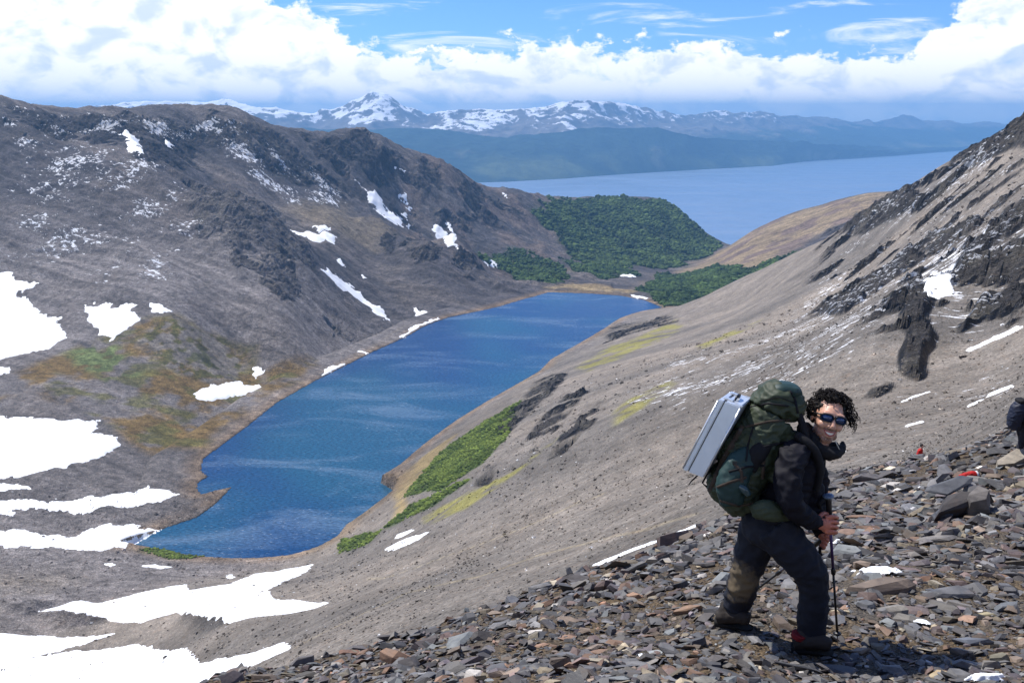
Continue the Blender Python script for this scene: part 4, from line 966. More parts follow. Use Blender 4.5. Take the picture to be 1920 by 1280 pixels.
# ------------------------------------------------------------------ people and what they carry
from mathutils import noise as mn
from mathutils.bvhtree import BVHTree
RIGHT, DOWN, FWD = Vector((1, 0, 0)), Vector((0, -SP, -CP)), Vector((0, CP, -SP))
def cv(r, d, f): return RIGHT*r+DOWN*d+FWD*f
class Body:
    """rounded forms gathered in world space, then fused into one continuous skin"""
    def __init__(s): s.bm = bmesh.new()
    def ball(s, c, r, rot=None):
        m = Matrix.Translation(c) @ (rot.to_4x4() if rot else Matrix.Identity(4)) @ Matrix.Diagonal((*((r,)*3 if isinstance(r, (int, float)) else r), 1))
        bmesh.ops.create_icosphere(s.bm, subdivisions=3, radius=1, matrix=m); return s
    def tube(s, pts, rad, wide=1.0, axis=None, n=14, sub=5):
        """tapered limb through pts; radius per point; widened along axis"""
        P_, Rr = [], []
        for i in range(len(pts)-1):
            for k in range(sub):
                t = k/sub
                p0, p1, p2, p3 = pts[max(i-1, 0)], pts[i], pts[i+1], pts[min(i+2, len(pts)-1)]
                q = 0.5*((2*p1)+(p2-p0)*t+(2*p0-5*p1+4*p2-p3)*t*t+(3*p1-p0-3*p2+p3)*t**3)
                P_.append(q); Rr.append(rad[i]+(rad[i+1]-rad[i])*t)
        P_.append(pts[-1]); Rr.append(rad[-1]); ax = axis or FWD; rings = []
        for i, (p, r) in enumerate(zip(P_, Rr)):
            d = (P_[min(i+1, len(P_)-1)]-P_[max(i-1, 0)]).normalized()
            a = (ax-d*ax.dot(d)).normalized(); b = d.cross(a)
            rings.append([s.bm.verts.new(p+a*math.cos(q*2*math.pi/n)*r*wide+b*math.sin(q*2*math.pi/n)*r) for q in range(n)])
        for i in range(len(rings)-1):
            for q in range(n): s.bm.faces.new((rings[i][q], rings[i][(q+1) % n], rings[i+1][(q+1) % n], rings[i+1][q]))
        s.bm.faces.new(rings[0][::-1]); s.bm.faces.new(rings[-1]); return s
    def mesh(s, name, voxel=0.008, smooth_=4, fold=None):
        bmesh.ops.recalc_face_normals(s.bm, faces=s.bm.faces[:])
        me = bpy.data.meshes.new(name); s.bm.to_mesh(me); s.bm.free()
        o = bpy.data.objects.new('fuse', me); col.objects.link(o)
        m = o.modifiers.new('r', 'REMESH'); m.mode = 'VOXEL'; m.voxel_size = voxel
        k = o.modifiers.new('s', 'SMOOTH'); k.iterations = smooth_; k.factor = 0.5
        dg = bpy.context.evaluated_depsgraph_get(); out = bpy.data.meshes.new_from_object(o.evaluated_get(dg)); out.name = name
        bpy.data.objects.remove(o); bpy.data.meshes.remove(me)
        if fold:
            nv = len(out.vertices); co = np.empty(nv*3, np.float32); out.vertices.foreach_get('co', co); co = co.reshape(-1, 3)
            nr = np.array([v.normal for v in out.vertices]); dsp = np.array([fold(Vector(c)) for c in co.tolist()])
            out.vertices.foreach_set('co', (co+nr*dsp[:, None]).astype(np.float32).ravel())
        out.polygons.foreach_set('use_smooth', np.ones(len(out.polygons), bool)); out.update()
        return out
def rel(me, root):
    me.transform(Matrix.Translation(-root.location)); return me
def part(name, me, mat, parent, root=None, label=None):
    o = obj(name, rel(me, root or parent), mat, parent=parent, label=label)
    return o
def sub(name, me, mat, parent_part, root): return obj(name, rel(me, root), mat, parent=parent_part)
def bm_mesh(name, fn, smooth_=True):
    bm = bmesh.new(); fn(bm); bmesh.ops.recalc_face_normals(bm, faces=bm.faces[:]); me = bpy.data.meshes.new(name); bm.to_mesh(me); bm.free()
    me.polygons.foreach_set('use_smooth', np.full(len(me.polygons), smooth_, bool)); return me
def bm_tube(bm, pts, rad, n=10):
    rings = []
    for i, p in enumerate(pts):
        d = (pts[min(i+1, len(pts)-1)]-pts[max(i-1, 0)]).normalized(); a = d.orthogonal().normalized() if i == 0 else (rings_a-d*rings_a.dot(d)).normalized(); rings_a = a; b = d.cross(a)
        r = rad[i] if isinstance(rad, (list, tuple)) else rad
        rings.append([bm.verts.new(p+a*math.cos(q*2*math.pi/n)*r+b*math.sin(q*2*math.pi/n)*r) for q in range(n)])
    for i in range(len(rings)-1):
        for q in range(n): bm.faces.new((rings[i][q], rings[i][(q+1) % n], rings[i+1][(q+1) % n], rings[i+1][q]))
    bm.faces.new(rings[0][::-1]); bm.faces.new(rings[-1])
def bm_box(bm, o, a, b, c, bev=0.004):
    """box from corner o along vectors a, b, c"""
    vs = [bm.verts.new(o+a*i+b*j+c*k) for i in (0, 1) for j in (0, 1) for k in (0, 1)]
    fs = [bm.faces.new([vs[i] for i in q]) for q in ((0,1,3,2),(4,6,7,5),(0,4,5,1),(2,3,7,6),(0,2,6,4),(1,5,7,3))]
    if bev: bmesh.ops.bevel(bm, geom=list({e for f in fs for e in f.edges}), offset=bev, segments=2, affect='EDGES')
def cloth(name, rgb, rough=0.75, scale=60.0, spec=0.3, vary=0.25, sheen=0.0):
    m, t, b = material(name); co = t.new('ShaderNodeTexCoord').outputs['Object']
    n = t.noise(co, 7, 5, 0.6); w = t.noise(co, scale*6, 2, 0.5)
    c = t.mix(1.0, (*rgb, 1), t.ramp(n, 0.3, 0.7, 1-vary, 1+vary, False), 'MULTIPLY')
    t.put(b.inputs['Base Color'], c); b.inputs['Roughness'].default_value = rough; b.inputs['Specular IOR Level'].default_value = spec
    try: b.inputs['Sheen Weight'].default_value = sheen
    except Exception: pass
    bp = t.new('ShaderNodeBump'); bp.inputs['Strength'].default_value = 0.35; bp.inputs['Distance'].default_value = 0.006
    t.put(bp.inputs['Height'], t.math('ADD', t.noise(co, 22, 5, 0.6, dist=1.0), t.math('MULTIPLY', w, 0.1))); t.put(b.inputs['Normal'], bp.outputs[0])
    return m
M_JACKET = cloth('navy_shell_jacket', (0.0050, 0.0050, 0.0095), 0.72, spec=0.2); M_TROUSER = cloth('navy_trousers', (0.009, 0.010, 0.017), 0.75)
M_BLACK = cloth('black_fabric', (0.006, 0.006, 0.008), 0.8); M_GREEN = cloth('olive_green_nylon', (0.034, 0.046, 0.026), 0.6); M_TEAL = cloth('dark_teal_nylon', (0.016, 0.040, 0.038), 0.55)
M_STRAP = cloth('brown_webbing', (0.052, 0.038, 0.028), 0.8); M_BOOT = cloth('brown_boot_leather', (0.026, 0.020, 0.016), 0.7); M_SOLE = simple('boot_rubber', (0.012, 0.011, 0.010), 0.9, bump=0.4)
M_RED = cloth('red_fabric', (0.42, 0.012, 0.010), 0.7); M_CUFF = cloth('dark_red_cuff', (0.16, 0.010, 0.012), 0.8); M_PLASTIC = simple('black_plastic', (0.008, 0.008, 0.009), 0.4, spec=0.5); M_LACE = simple('boot_lace', (0.25, 0.23, 0.25), 0.8)
M_ALU = simple('brushed_case_aluminium', (0.62, 0.67, 0.74), 0.38, 0.55, 0.06, 6.0, 0.15); M_ALU2 = simple('bright_case_frame', (0.70, 0.72, 0.74), 0.3, 0.7, 0.05); M_SEAM = simple('case_seam', (0.05, 0.055, 0.06), 0.6)
M_STEEL = simple('pole_aluminium', (0.32, 0.30, 0.36), 0.3, 0.8, 0.1); M_PURPLE = simple('pole_purple_sleeve', (0.06, 0.035, 0.12), 0.35, 0.3)
def mud(name, c0, c1, rgb):
    """trousers with dried mud smeared around a spot"""
    m = cloth(name, rgb, 0.8); t = NT(m.node_tree); b = t.n['Principled BSDF']
    old = b.inputs['Base Color'].links[0].from_socket; pos = t.new('ShaderNodeNewGeometry').outputs['Position']
    d = t.new('ShaderNodeVectorMath', operation='DISTANCE'); t.put(d.inputs[0], pos); d.inputs[1].default_value = c0
    k = t.math('ADD', d.outputs['Value'], t.math('MULTIPLY', t.math('SUBTRACT', t.noise(pos, 16, 5, 0.6), 0.5), 0.22))
    t.put(b.inputs['Base Color'], t.mix(t.ramp(k, c1, c1*0.45, 0, 0.8), old, (0.155, 0.118, 0.070, 1))); return m
def skin_mat(name, rgb):
    m, t, b = material(name); co = t.new('ShaderNodeTexCoord').outputs['Object']; at_ = t.new('ShaderNodeAttribute', attribute_name='beard').outputs['Fac']
    n = t.noise(co, 40, 4, 0.6); c = t.mix(1.0, (*rgb, 1), t.ramp(n, 0.3, 0.7, 0.85, 1.15, False), 'MULTIPLY')
    c = t.mix(t.math('MULTIPLY', at_, t.ramp(t.noise(co, 260, 2), 0.35, 0.6, 0.55, 1.0)), c, (0.060, 0.032, 0.022, 1))
    t.put(b.inputs['Base Color'], c); b.inputs['Roughness'].default_value = 0.48; b.inputs['Subsurface Weight'].default_value = 0.12; b.inputs['Subsurface Radius'].default_value = (0.012, 0.004, 0.002)
    return m
def fold_fn(sx, sy, sz, a, b_=0.5, seed=0.0):
    def f(c):
        q = Vector((c.x*sx+seed, c.y*sy, c.z*sz)); w = mn.noise(q*0.6)*0.8
        return a*((1-abs(mn.noise(q+Vector((w, w, w)))))**2.2-0.45)+a*b_*mn.noise(q*2.3)
    return f
# ---- the hiker -----------------------------------------------------------
HD = 5.30
def hp(u, v, dd=0.0): return at(u, v, HD+dd)
def hiker():
    x0, y0 = ledge_hit(1450, 1200); z0 = float(ledge_z(np.array([x0]), np.array([y0]))[0])
    root = obj('person', None, label='hiker in dark jacket, trousers and sunglasses bending forward under a big pack', cat='person'); root.location = (x0, y0, z0)
    # skin: head, neck and both hands ------------------------------------
    H = hp(1552, 786, -0.03); roll = R(13); yaw = R(-3)
    hx = RIGHT*math.cos(roll)+DOWN*math.sin(roll); hy = DOWN*-math.cos(roll)+RIGHT*math.sin(roll); hz = -FWD
    hx, hz = (hx*math.cos(yaw)-hz*math.sin(yaw)).normalized(), (hz*math.cos(yaw)+hx*math.sin(yaw)).normalized()
    hz2 = (hz*math.cos(R(6))+hy*-math.sin(R(6))).normalized(); hy = (hy*math.cos(R(6))+hz*math.sin(R(6))).normalized(); hz = hz2
    rot = Matrix((hx, hy, hz)).transposed()
    def h(x, y, z): return H+hx*x+hy*y+hz*z
    HS = Matrix.Translation(H) @ Matrix.Scale(1.15, 4) @ Matrix.Translation(-H)
    def hs(me): me.transform(HS); return me
    b = Body()
    b.ball(h(0, 0.030, -0.025), (0.076, 0.098, 0.098), rot).ball(h(0, 0.005, 0.030), (0.066, 0.088, 0.066), rot).ball(h(0, -0.052, 0.028), (0.054, 0.058, 0.058), rot)
    b.ball(h(0, -0.098, 0.060), (0.032, 0.023, 0.024), rot)
    for s in (-1, 1):
        b.ball(h(s*0.038, -0.022, 0.062), (0.028, 0.024, 0.026), rot).ball(h(s*0.030, 0.040, 0.076), (0.030, 0.013, 0.018), rot)
        b.ball(h(s*0.078, 0.002, -0.018), (0.010, 0.030, 0.018), rot); b.ball(h(s*0.013, -0.030, 0.098), (0.010, 0.009, 0.010), rot); b.ball(h(s*0.036, -0.078, 0.034), (0.022, 0.024, 0.032), rot)
    b.tube([h(0, 0.026, 0.090), h(0, 0.000, 0.102), h(0, -0.024, 0.112)], [0.010, 0.011, 0.014]); b.ball(h(0, -0.027, 0.109), (0.014, 0.011, 0.012), rot)
    b.ball(h(0, -0.050, 0.082), (0.030, 0.009, 0.012), rot).ball(h(0, -0.078, 0.080), (0.022, 0.009, 0.012), rot)
    b.tube([h(0, -0.05, -0.02), hp(1530, 838, 0.0)], [0.054, 0.060])
    head = b.mesh('face', 0.0042, 3)
    nv = len(head.vertices); be = np.zeros(nv, np.float32)
    for i, v in enumerate(head.vertices):
        p = v.co-H; x, y, z = p.dot(hx), p.dot(hy), p.dot(hz)
        g = max(0, 1-math.hypot(x/0.036, (y+0.096)/0.020)) if z > 0.02 else 0           # chin
        g = max(g, (1-abs((y+0.042)/0.009)) if abs(x) < 0.036 and z > 0.05 else 0)        # moustache
        g = max(g, 0.5*max(0, min(1, (-y-0.052)/0.02))*min(1, max(0, (abs(x)-0.02)/0.02)))  # stubble on the jaw
        be[i] = max(0, min(1, g*1.7))*0.92
    a_ = head.attributes.new('beard', 'FLOAT', 'POINT'); a_.data.foreach_set('value', be)
    M_SKIN = skin_mat('sunburnt_skin', (0.52, 0.285, 0.200)); M_HAND = skin_mat('red_cold_hands', (0.46, 0.150, 0.095))
    body = part('head', hs(head), M_SKIN, root, label='smiling tanned face turned to the camera')
    # mouth: lips and teeth
    def lips(bm):
        up = [h(-0.031, -0.047, 0.081), h(-0.018, -0.052, 0.091), h(0, -0.053, 0.096), h(0.018, -0.052, 0.091), h(0.031, -0.047, 0.081)]
        lo = [h(-0.031, -0.047, 0.081), h(-0.019, -0.067, 0.089), h(0, -0.074, 0.093), h(0.019, -0.067, 0.089), h(0.031, -0.047, 0.081)]
        bm_tube(bm, up, [0.002, 0.003, 0.0036, 0.003, 0.002], 8); bm_tube(bm, lo, [0.002, 0.004, 0.0048, 0.004, 0.002], 8)
    sub('lips', hs(bm_mesh('lips', lips)), simple('lip', (0.36, 0.10, 0.09), 0.45), body, root)
    def teeth(bm):
        n = 8; r0 = []; r1 = []
        for i in range(n+1):
            t = i/n*2-1; x = t*0.024; z = 0.0965-abs(t)**2*0.010
            r0.append(bm.verts.new(h(x, -0.0555+abs(t)**2*0.004, z))); r1.append(bm.verts.new(h(x, -0.068+abs(t)**2*0.014, z-0.001)))
        for i in range(n): bm.faces.new((r0[i], r0[i+1], r1[i+1], r1[i]))
    sub('teeth', hs(bm_mesh('teeth', teeth)), simple('tooth', (0.72, 0.68, 0.60), 0.3), body, root)
    # sunglasses
    def lens(s):
        def fn(bm):
            n = 20; rim = []; rim2 = []
            for i in range(n):
                a = i*2*math.pi/n; ca, sa = math.cos(a), math.sin(a)
                x = s*0.036+math.copysign(abs(ca)**0.75, ca)*0.031; y = 0.020+math.copysign(abs(sa)**0.75, sa)*0.019-s*0.0+abs(x)*-0.04
                z = 0.104-(x*x)*4.6; rim.append(bm.verts.new(h(x, y, z))); rim2.append(bm.verts.new(h(x*0.985, y, z-0.006)))
            c = bm.verts.new(h(s*0.036, 0.020, 0.1045)); c2 = bm.verts.new(h(s*0.036, 0.020, 0.098))
            for i in range(n):
                j = (i+1) % n; bm.faces.new((rim[i], rim[j], c)); bm.faces.new((rim2[j], rim2[i], c2)); bm.faces.new((rim[j], rim[i], rim2[i], rim2[j]))
        return bm_mesh('lens', fn)
    def frame(bm):
        for s in (-1, 1):
            pts = []
            for i in range(21):
                a = i*2*math.pi/20; ca, sa = math.cos(a), math.sin(a); x = s*0.036+math.copysign(abs(ca)**0.75, ca)*0.032; y = 0.020+math.copysign(abs(sa)**0.75, sa)*0.020+abs(x)*-0.04
                pts.append(h(x, y, 0.104-x*x*4.6))
            bm_tube(bm, pts, 0.0036, 6)
            bm_tube(bm, [h(s*0.066, 0.028, 0.086), h(s*0.076, 0.026, 0.055), h(s*0.081, 0.020, -0.01)], [0.006, 0.005, 0.003], 6)
        bm_tube(bm, [h(-0.008, 0.028, 0.104), h(0, 0.031, 0.106), h(0.008, 0.028, 0.104)], 0.005, 6)
    gl = part('sunglasses', hs(bm_mesh('sunglasses', frame)), M_PLASTIC, root, label='dark wraparound sunglasses with blue lenses')
    mg, tg, bg_ = material('blue_mirror_lens'); bg_.inputs['Base Color'].default_value = (0.010, 0.035, 0.110, 1); bg_.inputs['Roughness'].default_value = 0.06; bg_.inputs['Metallic'].default_value = 0.35; bg_.inputs['Specular IOR Level'].default_value = 0.9
    for s in (-1, 1): sub('lens', hs(lens(s)), mg, gl, root)
    # hair: a springy cap and loose curls
    hb = Body(); hb.ball(h(0, 0.048, -0.040), (0.084, 0.084, 0.096), rot); hb.ball(h(0.056, 0.010, -0.045), (0.042, 0.080, 0.070), rot); hb.ball(h(-0.060, 0.030, -0.050), (0.036, 0.070, 0.070), rot); hb.ball(h(0.0, 0.108, -0.01), (0.054, 0.030, 0.056), rot)
    cap = hb.mesh('hair', 0.006, 2, lambda c: 0.011*mn.noise(c*55)+0.007*mn.noise(c*110))
    rr = random.Random(3)
    def curls(bm):
        bm.from_mesh(cap)
        for i in range(560):
            th = rr.uniform(0, 2*math.pi); ph = rr.uniform(-0.35, 1.5)
            x, y, z = math.cos(th)*math.cos(ph), math.sin(ph), math.sin(th)*math.cos(ph)
            if z > 0.30 and y < 0.62: continue
            side = x > 0.15
            p = h(x*0.084+(0.014 if side else 0), 0.046+y*0.080, -0.035+z*0.098)
            out = (hx*x+hy*y*0.7+hz*z*0.5).normalized(); ln = rr.uniform(0.03, 0.065)*(1.35 if side and y < 0.5 else 0.9)
            if x < -0.2 and y < 0.4: ln *= 0.75
            dr = (out*0.8+Vector((0.25, 0, -0.75 if y < 0.6 else -0.05))+Vector((rr.uniform(-.5, .5), rr.uniform(-.5, .5), rr.uniform(-.4, .4)))).normalized()
            a = dr.orthogonal().normalized(); b2 = dr.cross(a); n = 13; turns = rr.uniform(1.2, 2.4); cr = rr.uniform(0.006, 0.011); ph0 = rr.uniform(0, 6.28)
            pts = [p+dr*(ln*k/n)+out*(0.012*math.sin(math.pi*k/n))+a*math.cos(ph0+turns*6.283*k/n)*cr*min(1, k/3)+b2*math.sin(ph0+turns*6.283*k/n)*cr*min(1, k/3)+Vector((0, 0, -0.02))*(k/n)**2 for k in range(n+1)]
            bm_tube(bm, pts, [0.0033*(1-0.6*k/n) for k in range(n+1)], 4)
    mh, th_, bh = material('black_curly_hair'); bh.inputs['Base Color'].default_value = (0.010, 0.007, 0.006, 1); bh.inputs['Roughness'].default_value = 0.6; bh.inputs['Specular IOR Level'].default_value = 0.2
    nz = th_.noise(th_.new('ShaderNodeTexCoord').outputs['Object'], 120, 3); th_.put(bh.inputs['Base Color'], th_.mix(nz, (0.003, 0.0025, 0.0025, 1), (0.012, 0.008, 0.007, 1)))
    part('hair', hs(bm_mesh('hair', curls)), mh, root, label='black curly hair blown to one side')
    # jacket ---------------------------------------------------------------
    j = Body(); W = FWD
    j.tube([hp(1446, 985, 0.02), hp(1462, 945, 0.02), hp(1488, 895, 0.01), hp(1508, 858, 0.0), hp(1524, 836, 0.0)], [0.135, 0.140, 0.145, 0.120, 0.075], 1.30, W)
    j.ball(hp(1490, 852, -0.15), 0.085).ball(hp(1512, 846, 0.16), 0.080)
    j.tube([hp(1488, 850, -0.17), hp(1478, 895, -0.23), hp(1482, 938, -0.25), hp(1505, 966, -0.21), hp(1534, 980, -0.165)], [0.086, 0.080, 0.074, 0.062, 0.044])
    j.tube([hp(1515, 848, 0.17), hp(1532, 900, 0.20), hp(1530, 950, 0.20), hp(1540, 1000, 0.06)], [0.080, 0.070, 0.066, 0.045])
    j.tube([hp(1526, 905, -0.06), hp(1520, 950, -0.04), hp(1515, 975, -0.02)], [0.060, 0.066, 0.06])
    jk = part('jacket', j.mesh('jacket', 0.0095, 3, fold_fn(9, 9, 15, 0.018, 0.5)), M_JACKET, root)
    c_ = Body()     # tall collar standing round the neck and chin, with the folded hood behind it
    c_.tube([hp(1512, 800, 0.02), hp(1518, 822, -0.06), hp(1535, 842, -0.10), hp(1560, 850, -0.10), hp(1577, 842, -0.06), hp(1580, 828, 0.0)], [0.022, 0.034, 0.040, 0.040, 0.028, 0.010], 1.2)
    c_.tube([hp(1508, 795, 0.06), hp(1520, 815, 0.08), hp(1550, 842, 0.08), hp(1575, 838, 0.05)], [0.030, 0.050, 0.060, 0.035]); c_.ball(hp(1522, 824, -0.065), 0.046); c_.ball(hp(1535, 845, -0.10), 0.042); c_.ball(hp(1556, 853, -0.11), 0.034); c_.ball(hp(1512, 822, 0.02), (0.050, 0.075, 0.060)); c_.ball(hp(1506, 806, -0.02), (0.035, 0.06, 0.05))
    sub('collar', c_.mesh('collar', 0.007, 3, fold_fn(14, 14, 20, 0.006)), M_BLACK, jk, root)
    def cord(bm): bm_tube(bm, [hp(1566, 826, -0.125), hp(1570, 834, -0.13), hp(1575, 845, -0.12)], 0.0025, 6)
    sub('drawcord', bm_mesh('drawcord', cord), simple('pale_cord', (0.45, 0.45, 0.42), 0.8), jk, root)
    # trousers ---------------------------------------------------------------
    t_ = Body()
    t_.ball(hp(1436, 985, 0.02), (0.150, 0.170, 0.140)); t_.tube([hp(1447, 985, -0.06), hp(1490, 1035, -0.09), hp(1523, 1078, -0.09)], [0.138, 0.118, 0.098])
    t_.tube([hp(1520, 1068, -0.09), hp(1526, 1110, -0.07), hp(1524, 1150, -0.05), hp(1520, 1190, -0.03)], [0.096, 0.088, 0.090, 0.082])
    t_.tube([hp(1425, 990, 0.08), hp(1408, 1040, 0.12), hp(1399, 1075, 0.14)], [0.130, 0.108, 0.094]); t_.tube([hp(1400, 1070, 0.14), hp(1388, 1110, 0.20), hp(1374, 1150, 0.27)], [0.096, 0.094, 0.076])
    cal = hp(1388, 1098, 0.06)
    part('trousers', t_.mesh('trousers', 0.0105, 2, fold_fn(8, 8, 13, 0.014, 0.5, 3.0)), mud('muddy_navy_trousers', cal, 0.17, (0.009, 0.011, 0.019)), root, label='baggy dark trousers, mud dried on the rear calf')
    # boots --------------------------------------------------------------------
    def boot(heel, toe, top, lab, cuff=None):
        d = (toe-heel).normalized(); up = Vector((0, 0, 1)); side = d.cross(up).normalized()
        bb = Body(); bb.tube([heel+up*0.045, heel.lerp(toe, 0.45)+up*0.060, heel.lerp(toe, 0.78)+up*0.045, toe-d*0.03+up*0.038], [0.046, 0.050, 0.046, 0.030], 1.0, side); bb.tube([heel+d*0.045+up*0.05, top], [0.052, 0.054])
        bo = part('boot', bb.mesh('boot', 0.006, 3, lambda c: 0.003*mn.noise(c*40)), M_BOOT, root, label=lab)
        sb = Body(); sb.tube([heel-d*0.012+up*0.008, heel.lerp(toe, 0.4)+up*0.006, heel.lerp(toe, 0.75)+up*0.008, toe-d*0.02+up*0.014], [0.040, 0.040, 0.048, 0.034], 1.05, side)
        sm = sb.mesh('sole', 0.006, 1)
        for v in sm.vertices:     # flatten to a slab
            k = (v.co-heel).dot(up); v.co -= up*(k-max(-0.004, min(0.030, k)))
        sub('sole', sm, M_SOLE, bo, root)
        def lace(bm):
            for k in range(4):
                c = heel.lerp(toe, 0.42+0.10*k)+up*(0.105-0.014*k); bm_tube(bm, [c-side*0.022, c+up*0.007, c+side*0.022], 0.0028, 5)
        sub('lace', bm_mesh('lace', lace), M_LACE, bo, root)
        if cuff:
            cb = Body(); cb.tube([heel+up*0.078+d*0.022, heel+up*0.112+d*0.030], [0.047, 0.047]); sub('ankle_cuff', cb.mesh('ankle_cuff', 0.006, 2), M_CUFF, bo, root)
    def foot(u, v):
        x, y = ledge_hit(u, v); return Vector((x, y, float(ledge_z(np.array([x]), np.array([y]))[0])+0.035))
    boot(hp(1487, 1216, -0.03), hp(1567, 1219, -0.12), hp(1515, 1172, -0.03), 'front boot with a red ankle cuff', True)
    boot(hp(1345, 1168, 0.28), hp(1415, 1170, 0.16), hp(1368, 1132, 0.26), 'rear boot in shadow')
    # hands ----------------------------------------------------------------------
    pole_a, pole_b = hp(1553, 930, -0.115), None
    g0 = hp(1557, 985, -0.105)
    def hand(fn, name, lab):
        b = Body(); fn(b); return part(name, b.mesh('hand', 0.0034, 2), M_HAND, root, label=lab)
    def right_hand(b):
        b.tube([hp(1529, 976, -0.17), hp(1541, 982, -0.165), hp(1551, 984, -0.158)], [0.030, 0.036, 0.034], 0.62, FWD); b.ball(hp(1548, 985, -0.155), (0.030, 0.026, 0.045))
        for k, (ln, r) in enumerate([(1.0, 0.0112), (1.08, 0.0115), (1.0, 0.0110), (0.82, 0.0098)]):
            v = 968+k*9.2; b.tube([hp(1547, v+2, -0.160), hp(1559, v, -0.158), hp(1560+8*ln, v+1, -0.140), hp(1563+6*ln, v+3, -0.105), hp(1556, v+4, -0.082), hp(1549, v+3, -0.088)], [r*1.15, r*1.12, r, r*0.95, r*0.9, r*0.75], 1.0, DOWN, 10, 4)
        b.tube([hp(1535, 970, -0.150), hp(1543, 963, -0.125), hp(1552, 963, -0.092), hp(1560, 966, -0.083)], [0.016, 0.0145, 0.012, 0.0095], 1.0, DOWN, 10, 4)
    hand(right_hand, 'hand', 'reddened hand gripping the upright pole')
    def left_hand(b):
        b.tube([hp(1538, 1000, 0.06), hp(1546, 1006, 0.05), hp(1552, 1010, 0.045)], [0.026, 0.032, 0.028], 0.7, FWD)
        for k in range(4):
            q = 1003+k*6.0; u = 1549-k*3.2; b.tube([hp(u-2, q, 0.035), hp(u+5, q+3, 0.025), hp(u+6, q+6, 0.045), hp(u, q+7, 0.075), hp(u-5, q+4, 0.08)], [0.0105, 0.0105, 0.0098, 0.009, 0.008], 1.0, DOWN, 10, 4)
        b.tube([hp(1543, 996, 0.05), hp(1550, 999, 0.075), hp(1551, 1006, 0.092)], [0.014, 0.012, 0.009], 1.0, DOWN, 10, 4)
    hand(left_hand, 'hand', 'second hand just below, on the slanting pole')
    # walking poles ----------------------------------------------------------------
    def pole(top, tip, name, lab, knob):
        e = obj('trekking_pole', None, label=lab, cat='trekking pole', group='the walking poles of the hiker'); e.location = tip
        d = (tip-top).normalized(); L = (tip-top).length
        def grip(bm): bm_tube(bm, [top+d*t for t in (0.0, 0.012, 0.03, 0.07, 0.11, 0.15, 0.20, 0.215)], [0.014, 0.019, 0.019, 0.0165, 0.018, 0.0165, 0.017, 0.012], 14)
        part('grip', bm_mesh('grip', grip), M_PLASTIC, e, e)
        if knob:
            def kn(bm): bm_tube(bm, [top-d*0.014, top-d*0.010, top-d*0.002, top+d*0.006], [0.020, 0.033, 0.034, 0.022], 16)
            part('knob', bm_mesh('knob', kn), simple('blue_grey_knob', (0.10, 0.14, 0.21), 0.35, spec=0.6), e, e)
            def wrist(bm):
                for q in (-0.006, 0.006): bm_tube(bm, [top+d*0.006+FWD*q, hp(1543, 935, -0.12)+FWD*q, hp(1535, 944, -0.125)+FWD*q, hp(1537, 950, -0.12)+FWD*q, hp(1547, 944, -0.115)+FWD*q], [0.010, 0.012, 0.014, 0.013, 0.008], 8)
            part('wrist_loop', bm_mesh('wrist_loop', wrist), M_BLACK, e, e)
        else:
            def wrist(bm): bm_tube(bm, [top+d*0.01, hp(1538, 1022, 0.06), hp(1537, 1034, 0.07), hp(1541, 1040, 0.08)], [0.008, 0.010, 0.010, 0.006], 8)
            part('wrist_loop', bm_mesh('wrist_loop', wrist), M_BLACK, e, e)
        def up_(bm): bm_tube(bm, [top+d*0.20, top+d*(L*0.48)], 0.0092, 12)
        part('upper_shaft', bm_mesh('upper_shaft', up_), M_PURPLE if knob else M_STEEL, e, e)
        def lk(bm): bm_tube(bm, [top+d*(L*0.475), top+d*(L*0.485), top+d*(L*0.515), top+d*(L*0.525)], [0.009, 0.014, 0.014, 0.008], 12)
        part('lock', bm_mesh('lock', lk), M_PLASTIC, e, e)
        def lo(bm): bm_tube(bm, [top+d*(L*0.50), top+d*(L*0.93)], 0.0075, 10)
        part('lower_shaft', bm_mesh('lower_shaft', lo), M_PLASTIC, e, e)
        def bk(bm): bm_tube(bm, [top+d*(L*0.925), top+d*(L*0.935), top+d*(L*0.95)], [0.012, 0.026, 0.010], 14)
        part('basket', bm_mesh('basket', bk), M_PLASTIC, e, e)
        def tp(bm): bm_tube(bm, [top+d*(L*0.94), tip+d*0.01], [0.006, 0.003], 8)
        part('tip', bm_mesh('tip', tp), M_STEEL, e, e)
    pole(hp(1553, 931, -0.118), foot(1571, 1204)-Vector((0, 0, 0.03)), 'pole', 'upright trekking pole with a flat knob, gripped by the near hand', True)
    pole(hp(1556, 1000, 0.062), foot(1378, 1140)-Vector((0, 0, 0.03)), 'pole', 'slanting trekking pole trailing behind the hiker towards the rear boot', False)
    return root
hiker_root = hiker()

